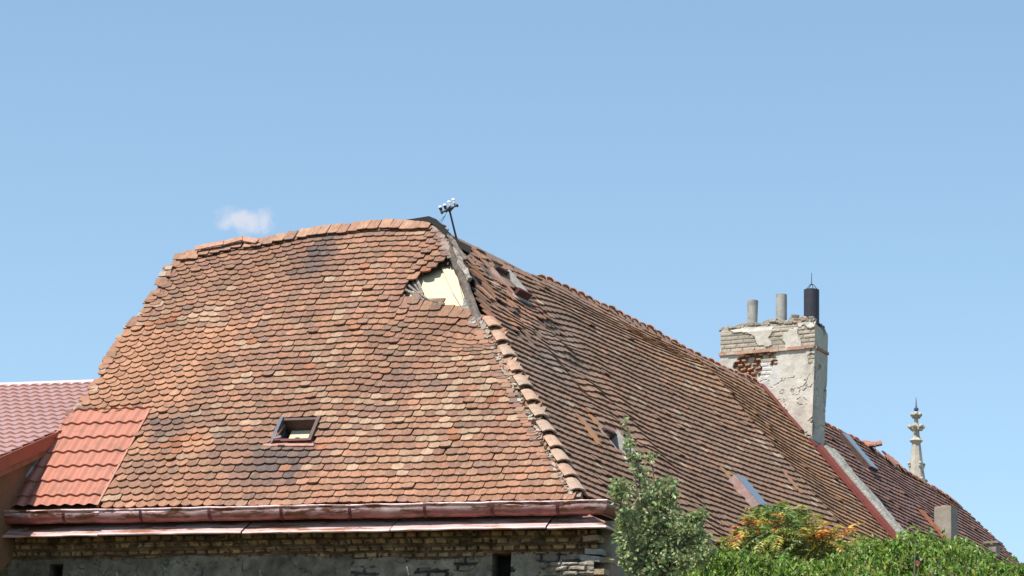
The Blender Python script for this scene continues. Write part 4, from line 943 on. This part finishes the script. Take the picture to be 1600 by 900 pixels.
# ------------------------------------------------------------------ gothic pinnacle far behind
YS = 92.0
def sp(x, y): return at_y(x, y, YS)
sb_ = sp(1432, 790); scl_ = np.linalg.norm(sp(1433, 700) - sp(1432, 700))
spire = thing('church_spire', 'pale carved stone pinnacle with crockets behind the far roof', 'spire', (sb_[0], sb_[1], 0))
M_stone = material('pale_limestone', (.52, .475, .40), rough=.85, noise=(4, .15), bump=(12, .3, .02), second=((.36, .34, .31), 5, .64, .05))
def zof(y): return sp(1432, y)[2]
SX, SY = sb_[0], sb_[1]
def prism(mb, prof, n=8, rot=pi / 8, cx=SX):
    V = []; Fc = []
    for (r, z) in prof: V += [(cx + r * cos(2 * pi * j / n + rot), SY + r * sin(2 * pi * j / n + rot), z) for j in range(n)]
    for i in range(len(prof) - 1):
        for j in range(n): Fc.append((i * n + j, i * n + (j + 1) % n, (i + 1) * n + (j + 1) % n, (i + 1) * n + j))
    Fc += [tuple(range(n))[::-1], tuple((len(prof) - 1) * n + j for j in range(n))]; mb.add(V, Fc)
g_ = scl_
mb = MB(); prism(mb, [(19 * g_, zof(800)), (14.5 * g_, zof(752)), (12 * g_, zof(735)), (7.2 * g_, zof(697)), (6.8 * g_, zof(693))]); mb.build('shaft', M_stone, spire)
mb = MB(); prism(mb, [(6.5 * g_, zof(693.5)), (7.5 * g_, zof(692)), (11 * g_, zof(689)), (9.5 * g_, zof(687)), (6.2 * g_, zof(684)), (5.2 * g_, zof(679)), (5.0 * g_, zof(675)), (6.5 * g_, zof(672))]); mb.build('collar', M_stone, spire)
def knob(mb, c, s_):
    prof = [(.3 * s_, -.9 * s_), (.9 * s_, -.45 * s_), (1.0 * s_, .1 * s_), (.6 * s_, .7 * s_), (.15 * s_, .95 * s_)]; mb.tube_(c, prof, 8, (1, 1, 1))
def leafy(y, R_, s_, n=4, rot=.35):
    mb = MB()
    for j in range(n):
        a = rot + 2 * pi * j / n
        c = np.array([SX + R_ * g_ * cos(a), SY + R_ * g_ * sin(a), zof(y)]); core = np.array([SX, SY, zof(y + 2)])
        mb.tube([core, (core + c) / 2 + Z * -1.5 * g_, c], [3.0 * g_, 2.6 * g_, 2.2 * g_], 7)
        knob(mb, c + Z * 1.2 * g_, s_ * g_); knob(mb, c * .75 + core * .25 - Z * 2.4 * g_, s_ * .75 * g_)
        for k in (-1, 1): knob(mb, c + np.array([-sin(a), cos(a), 0]) * k * 2.6 * g_, s_ * .6 * g_)
    return mb
mb = leafy(668, 10.5, 3.6, 6, .1); prism(mb, [(5 * g_, zof(674)), (6.5 * g_, zof(668)), (3.4 * g_, zof(662)), (3.2 * g_, zof(653))]); mb.build('finial', M_stone, spire)
mb = leafy(649, 7.2, 3.0, 6, .4); prism(mb, [(3.2 * g_, zof(656)), (4.4 * g_, zof(650)), (3.2 * g_, zof(644)), (2.0 * g_, zof(642))]); mb.build('finial', M_stone, spire)
for (y, R_) in ((726, 13), (751, 17), (778, 20)):
    for j in range(4):
        a = .35 + pi / 2 * j; mb = MB(); c = np.array([SX + R_ * g_ * cos(a), SY + R_ * g_ * sin(a), zof(y)]); core = np.array([SX + 4 * g_ * cos(a), SY + 4 * g_ * sin(a), zof(y + 6)])
        mb.tube([core, c - Z * 2.5 * g_, c], [3.0 * g_, 2.4 * g_, 1.6 * g_], 7); knob(mb, c + Z * 1.0 * g_, 2.8 * g_); knob(mb, c - np.array([cos(a), sin(a), 0]) * 3 * g_ - Z * 1.5 * g_, 2.2 * g_); mb.build('crocket', M_stone, spire)
M_ball = material('dark_copper', (.06, .07, .14), rough=.5, noise=None, bump=None); mb = MB()
prism(mb, [(1.6 * g_, zof(643)), (3.8 * g_, zof(641)), (3.8 * g_, zof(638.5)), (1.4 * g_, zof(636)), (.9 * g_, zof(632)), (.8 * g_, zof(629)), (.3 * g_, zof(621))]); mb.build('metal_tip', M_ball, spire)
mb = MB(); prism(mb, [(3.4, 0), (3.4, zof(850)), (1.6, zof(826)), (19 * g_, zof(799))], n=4, rot=.6); mb.build('tower', M_stone, spire)

# ------------------------------------------------------------------ ground and yard wall
M_ground = material('yard_ground', (.16, .13, .09), rough=1, noise=(.4, .3), bump=(3, .5, .05), second=((.07, .10, .03), .35, .5, .1))
g = raw('ground', [(-900, -300, 0), (900, -300, 0), (900, 1500, 0), (-900, 1500, 0)], [(0, 1, 2, 3)], M_ground); g['kind'] = 'structure'

# ------------------------------------------------------------------ foliage
M_leaf = material('leaf', attr=True, rough=.38, noise=None, bump=None, spec=.3, translucent=.32)
M_bark = material('bark', (.20, .165, .13), rough=.9, noise=(12, .3), bump=(40, .5, .01))
def leaves(name, C_, N_, size, asp, tints, parent, mat=M_leaf, fold=.25, point=1.0):
    """kite-shaped folded leaves: centre C_, pointing direction N_ (unit), size array"""
    n = len(C_); d_ = N_ / np.linalg.norm(N_, axis=1, keepdims=True); rnd = RNG.normal(size=(n, 3))
    s_ = np.cross(d_, rnd); s_ /= np.linalg.norm(s_, axis=1, keepdims=True); nn = np.cross(d_, s_)
    L_ = size[:, None]; Wd = L_ * asp
    p0 = C_; p1 = C_ + d_ * L_ * .38 + s_ * Wd * .5 + nn * L_ * fold * .22; p2 = C_ + d_ * L_ + nn * L_ * -.12; p3 = C_ + d_ * L_ * .38 - s_ * Wd * .5 + nn * L_ * fold * .22; pm = C_ + d_ * L_ * .42
    V = np.stack([p0, p1, p2, p3, pm], 1).reshape(-1, 3); b = np.arange(n) * 5
    Fc = np.stack([np.stack([b, b + 1, b + 4], -1), np.stack([b + 1, b + 2, b + 4], -1), np.stack([b + 2, b + 3, b + 4], -1), np.stack([b + 3, b, b + 4], -1)], 1).reshape(-1, 3)
    return raw(name, V, [tuple(map(int, r)) for r in Fc], mat, parent, tint=np.repeat(tints, 4, 0))
def leafcol(n, base, var=.25, hue=.15):
    b = np.array(base)[None, :] * (1 + var * RNG.normal(0, .6, (n, 1))); b[:, 0] *= 1 + hue * RNG.normal(size=n); return np.clip(b, .01, .9)

# young tree at the corner of the house
YT = 34.0
tp = lambda x, y, dy=0: at_y(x, y, YT + dy)
troot = tp(1010, 900) * [1, 1, 0]
tree = thing('young_tree', 'slender young tree with small grey-green leaves at the house corner', 'tree', troot)
spine = [((1012, 900), (1000, 800), (988, 720), (979, 664)), ((1012, 900), (1025, 800), (1020, 730), (1012, 708)), ((1015, 905), (1040, 830), (1048, 780), (1050, 742)), ((1015, 910), (985, 850), (970, 790), (962, 752)),
         ((1020, 910), (1065, 850), (1085, 820), (1096, 798)), ((1010, 920), (985, 880), (975, 850), (970, 828)), ((1015, 920), (1050, 890), (1075, 860), (1100, 835)), ((1010, 900), (1005, 820), (1000, 760), (996, 716)), ((1012, 905), (1032, 840), (1034, 790), (1030, 752)), ((1012, 905), (1060, 890), (1090, 880), (1112, 862))]
mb = MB(); base_ = np.array([troot[0], troot[1], 0.]); fork = tp(1012, 960)
mb.tube([base_, base_ * .5 + fork * .5 + np.array([.05, 0, 0]), fork], [.075, .065, .055], 10); stems = []
for i, s_ in enumerate(spine):
    dy = random.uniform(-.55, .55) * (1 if i else .3); pts_ = [fork] + [tp(x, y, dy * (k + 1) / 4) for k, (x, y) in enumerate(s_)]
    mb.tube(pts_, [.035, .022, .015, .009, .004], 6, cap=False); stems.append(pts_)
C_, D_ = [], []
crown_px = [(978, 652), (986, 690), (1010, 702), (1022, 712), (1034, 735), (1052, 742), (1058, 770), (1064, 800), (1086, 800), (1108, 796), (1104, 822), (1120, 850), (1130, 905), (985, 960), (975, 905), (962, 880), (960, 850), (966, 820), (952, 782), (955, 750), (966, 735), (963, 715), (974, 700), (972, 672)]
def inpoly(px, poly): return inside(np.array(poly), px[..., 0], px[..., 1])
for pts_ in stems:
    pts_ = np.array(pts_); 
    for k in range(80):
        t = random.uniform(1.0, 3.98); i = int(t); f = t - i; p = pts_[i] * (1 - f) + pts_[i + 1] * f
        reach = (.42 * (1 - .8 * (t - 1) / 3)) + .05; dvec = unit(np.array([random.gauss(0, 1), random.gauss(0, 1), random.uniform(.1, 1.4)])); tip = p + dvec * reach * random.uniform(.5, 1.1)
        q = proj(tip)
        if not inpoly(q, crown_px): tip = p * .7 + tip * .3
        if not inpoly(proj(tip), crown_px) and q[1] < 780 and random.random() < .6: continue
        if q[1] < 750 and random.random() < .7: continue
        mb.tube([p, (p + tip) / 2 + Z * .02, tip], [.004, .003, .0015], 4, cap=False)
        for j in range(random.randint(6, 11)):
            g1 = random.uniform(.25, 1.05); C_.append(p + (tip - p) * g1 + RNG.normal(0, .022, 3)); D_.append(unit(dvec * .5 + RNG.normal(0, .55, 3) + np.array([0, 0, -.45])))
for (x, y) in [(977, 656), (979, 668), (978, 680), (981, 690), (975, 662), (980, 700)]:
    for j in range(5): C_.append(tp(x, y, .1) + RNG.normal(0, .02, 3)); D_.append(unit(RNG.normal(0, .6, 3) + np.array([0, 0, -.3])))
mb.build('trunk', M_bark, tree)
C_ = np.array(C_); D_ = np.array(D_); n = len(C_); print('tree leaves', n)
leaves('crown', C_, D_, RNG.uniform(.045, .078, n), .62, leafcol(n, (.30, .36, .16), .3, .12), tree)

# orange-leaved shrub with feathered leaves, standing beyond the vine
YH = 41.0
hpn = lambda x, y, dy=0: at_y(x, y, YH + dy)
sroot = hpn(1225, 930) * [1, 1, 0]
shrub = thing('feather_leaved_shrub', 'shrub with long feathered leaves turning orange above the vine', 'shrub', sroot)
mb = MB(); fork = hpn(1222, 940); mb.tube([np.array([sroot[0], sroot[1], 0]), fork], [.08, .05], 8)
tips = [(1152, 835), (1168, 815), (1190, 800), (1215, 792), (1232, 806), (1252, 800), (1270, 818), (1292, 830), (1316, 826), (1335, 848), (1150, 860), (1180, 845), (1212, 835), (1244, 842), (1275, 850), (1300, 855), (1200, 825), (1262, 835), (1322, 862), (1165, 840), (1228, 850), (1208, 812), (1288, 842), (1240, 822), (1185, 865), (1225, 872), (1140, 848), (1305, 838), (1250, 862), (1195, 880), (1172, 826), (1180, 806), (1205, 800), (1225, 800), (1240, 812), (1262, 812), (1280, 832), (1220, 828), (1195, 842), (1160, 850), (1240, 855), (1310, 860), (1268, 868), (1290, 870)]
C_, D_, T_ = [], [], []
for i, (x, y) in enumerate(tips):
    y += 7
    dy = random.uniform(-.8, .8); tip = hpn(x, y, dy); mid = hpn((x * 1.0 + 1222 * .6) / 1.6 + random.uniform(-8, 8), (y + 925) / 2, dy * .5)
    mb.tube([fork, mid, tip], [.022, .014, .006], 6, cap=False)
    orange = (816 < y < 852) and (x > 1240 or x < 1166 or random.random() < .3)
    for k in range(random.randint(9, 12)):      # fronds
        a = random.uniform(0, 2 * pi); el = random.uniform(.2, 2.2) * random.choice([1, 1, -.25]); fd = unit(np.array([cos(a), sin(a) * .8, el])); ln_ = random.uniform(.28, .46); st = tip + (mid - tip) * random.uniform(0, .22)
        prev = st; og = orange and random.random() < .8
        base_c = np.array(random.choice([(.58, .27, .06), (.58, .36, .08), (.55, .22, .08), (.48, .40, .08), (.30, .32, .07)])) if og else np.array(random.choice([(.19, .27, .06), (.26, .33, .08), (.16, .25, .09), (.36, .36, .08)]))
        side = unit(np.cross(fd, Z)); pts_ = []
        for s_ in range(10):
            f = s_ / 9; p = st + fd * ln_ * f - Z * .22 * ln_ * f * f * 2; pts_.append(p)
            if s_ > 1:
                for sg in (-1, 1):
                    C_.append(p); D_.append(unit(side * sg + fd * .35 - Z * .45 + RNG.normal(0, .12, 3))); T_.append(base_c * random.uniform(.75, 1.25))
        mb.tube(pts_[::3], .0035, 4, cap=False)
mb.build('branches', M_bark, shrub).name = 'stem'
C_ = np.array(C_); D_ = np.array(D_); n = len(C_); print('shrub leaves', n)
leaves('crown', C_, D_, RNG.uniform(.07, .115, n), .36, np.clip(np.array(T_) * 1.15, .01, .85), shrub)

# yard wall carrying a dense climbing vine
YV = 36.0
vt_px = [(1020, 960), (1050, 905), (1075, 885), (1100, 868), (1130, 862), (1160, 865), (1190, 872), (1225, 878), (1262, 884), (1300, 874), (1330, 862), (1345, 848), (1362, 846), (1400, 841), (1440, 836), (1475, 846), (1510, 852), (1540, 862), (1556, 876), (1580, 884), (1640, 882), (1720, 880)]
vx = np.array([p[0] for p in vt_px]); vy = np.array([p[1] for p in vt_px])
a_w = at_y(1040, 930, YV); b_w = at_y(1750, 930, YV + 1.2); wd_ = unit((b_w - a_w) * [1, 1, 0]); wn = np.array([wd_[1], -wd_[0], 0])
yw = thing('yard_wall', 'old yard wall buried under the climbing vine', 'wall', ((a_w + b_w) / 2) * [1, 1, 0])
zw = 5.9; mb = MB(); mid = (a_w + b_w) / 2 * [1, 1, 0]; mb.box(mid + Z * zw / 2, (b_w - a_w) * [1, 1, 0] / 2, wn * .2, Z * zw / 2); mb.build('masonry', MATS['grey_plaster'], yw)
vine = thing('climbing_vine', 'dense bright green vine heaped over the yard wall', 'climbing plant', ((a_w + b_w) / 2) * [1, 1, 0])
def vine_leaves(n, spread, dark=1.0):
    x = RNG.uniform(1030, 1700, n); ytop = np.interp(x, vx, vy) + 5 * (vn(x, x * 0, .05, 7) - .5) * 2
    dep = RNG.uniform(-1.1, 1.0, n); yy = ytop + 150 * RNG.random(n) ** 1.5
    # mounds: the surface swells towards the viewer lower down
    out_ = -1.0 * smooth((yy - ytop) / 70.) + .75 * (fbm(x * .02, yy * .03, 1.2, 9, 3) - .5) * 3
    back = (RNG.random(n) < .25); out_ = np.where(back, RNG.uniform(-.2, 1.2, n), out_)
    P_ = np.array([at_y(a, b + (8 if bk else 0), YV + (a - 1040) / 710 * 1.2 + o_) for a, b, o_, bk in zip(x, yy, out_, back)])
    return P_ + RNG.normal(0, spread, (n, 3)), x
P_, x_ = vine_leaves(17000, .05)
D_ = np.array([0, -.35, -.8])[None, :] + RNG.normal(0, .42, (len(P_), 3))
cl = leafcol(len(P_), (.15, .235, .035), .45, .2); dkz = (fbm(P_[:, 0] * 1.0, P_[:, 2] * 1.5, 1.5, 91, 3) < .38); cl[dkz] *= .85
leaves('foliage', P_, D_, RNG.uniform(.07, .115, len(P_)), .42, cl, vine)
mb = MB()
for i in range(14):
    x = 1060 + i * 42; b0 = at_y(x, 930, YV - .3) * [1, 1, 0]; t0_ = at_y(x + random.uniform(-20, 20), np.interp(x, vx, vy) + 25, YV); mb.tube([b0, b0 * .5 + t0_ * .5 + RNG.normal(0, .1, 3), t0_], [.04, .03, .012], 6)
mb.build('stem', M_bark, vine)
# fresh shoots poking above the vine
C_, D_ = [], []
for i in range(70):
    x = random.uniform(1060, 1600); y = np.interp(x, vx, vy); p = at_y(x, y + 6, YV + random.uniform(-.3, .3)); tip = p + np.array([random.uniform(-.12, .12), 0, random.uniform(.06, .16)])
    for k in range(7): f = k / 6; C_.append(p + (tip - p) * f); D_.append(unit(RNG.normal(0, .7, 3) + np.array([0, 0, .1])))
C_ = np.array(C_); leaves('shoot_leaves', C_, np.array(D_), RNG.uniform(.04, .08, len(C_)), .42, leafcol(len(C_), (.15, .24, .04)), vine)

# moss and dry grass tufts on the side eave
nM = 1800; x = RNG.normal(1128, 22, nM); y = 812 + (x - 1100) * .45 + np.abs(RNG.normal(0, 20, nM))
Pm = np.array([P2.P(*P2.uv(a, b), .0) for a, b in zip(x, y)]) ; k = np.array([P2.uv(a, b)[1] > VE - .1 for a, b in zip(x, y)]); Pm = Pm[k]
Dm = P2.n[None, :] * .5 + Z[None, :] * .4 + RNG.normal(0, .35, (len(Pm), 3))
o = leaves('eaves_moss', Pm, Dm, RNG.uniform(.05, .13, len(Pm)), .12, leafcol(len(Pm), (.30, .27, .13), .3, .1), None, fold=0); o['kind'] = 'stuff'; o['label'] = 'dry grass and moss growing on the side eave'; o['category'] = 'moss'
# distant treetop at the right edge
bt = at_y(1600, 880, 70); far = thing('distant_tree', 'bluish tree top just showing past the end of the far roof', 'tree', (bt[0], bt[1], 0))
C_ = np.array([at_y(1607 + RNG.normal(0, 9), 893 + abs(RNG.normal(0, 1)) * 12 - 6 * RNG.random(), 70 + RNG.normal(0, .6)) for _ in range(900)]); leaves('crown', C_, RNG.normal(size=(900, 3)), RNG.uniform(.1, .18, 900), .6, leafcol(900, (.07, .12, .07)), far)
mb = MB(); mb.tube([np.array([bt[0], bt[1], 0]), bt], [.3, .1], 8); mb.build('trunk', M_bark, far)
print('meshes', len([o for o in bpy.data.objects if o.type == 'MESH']))
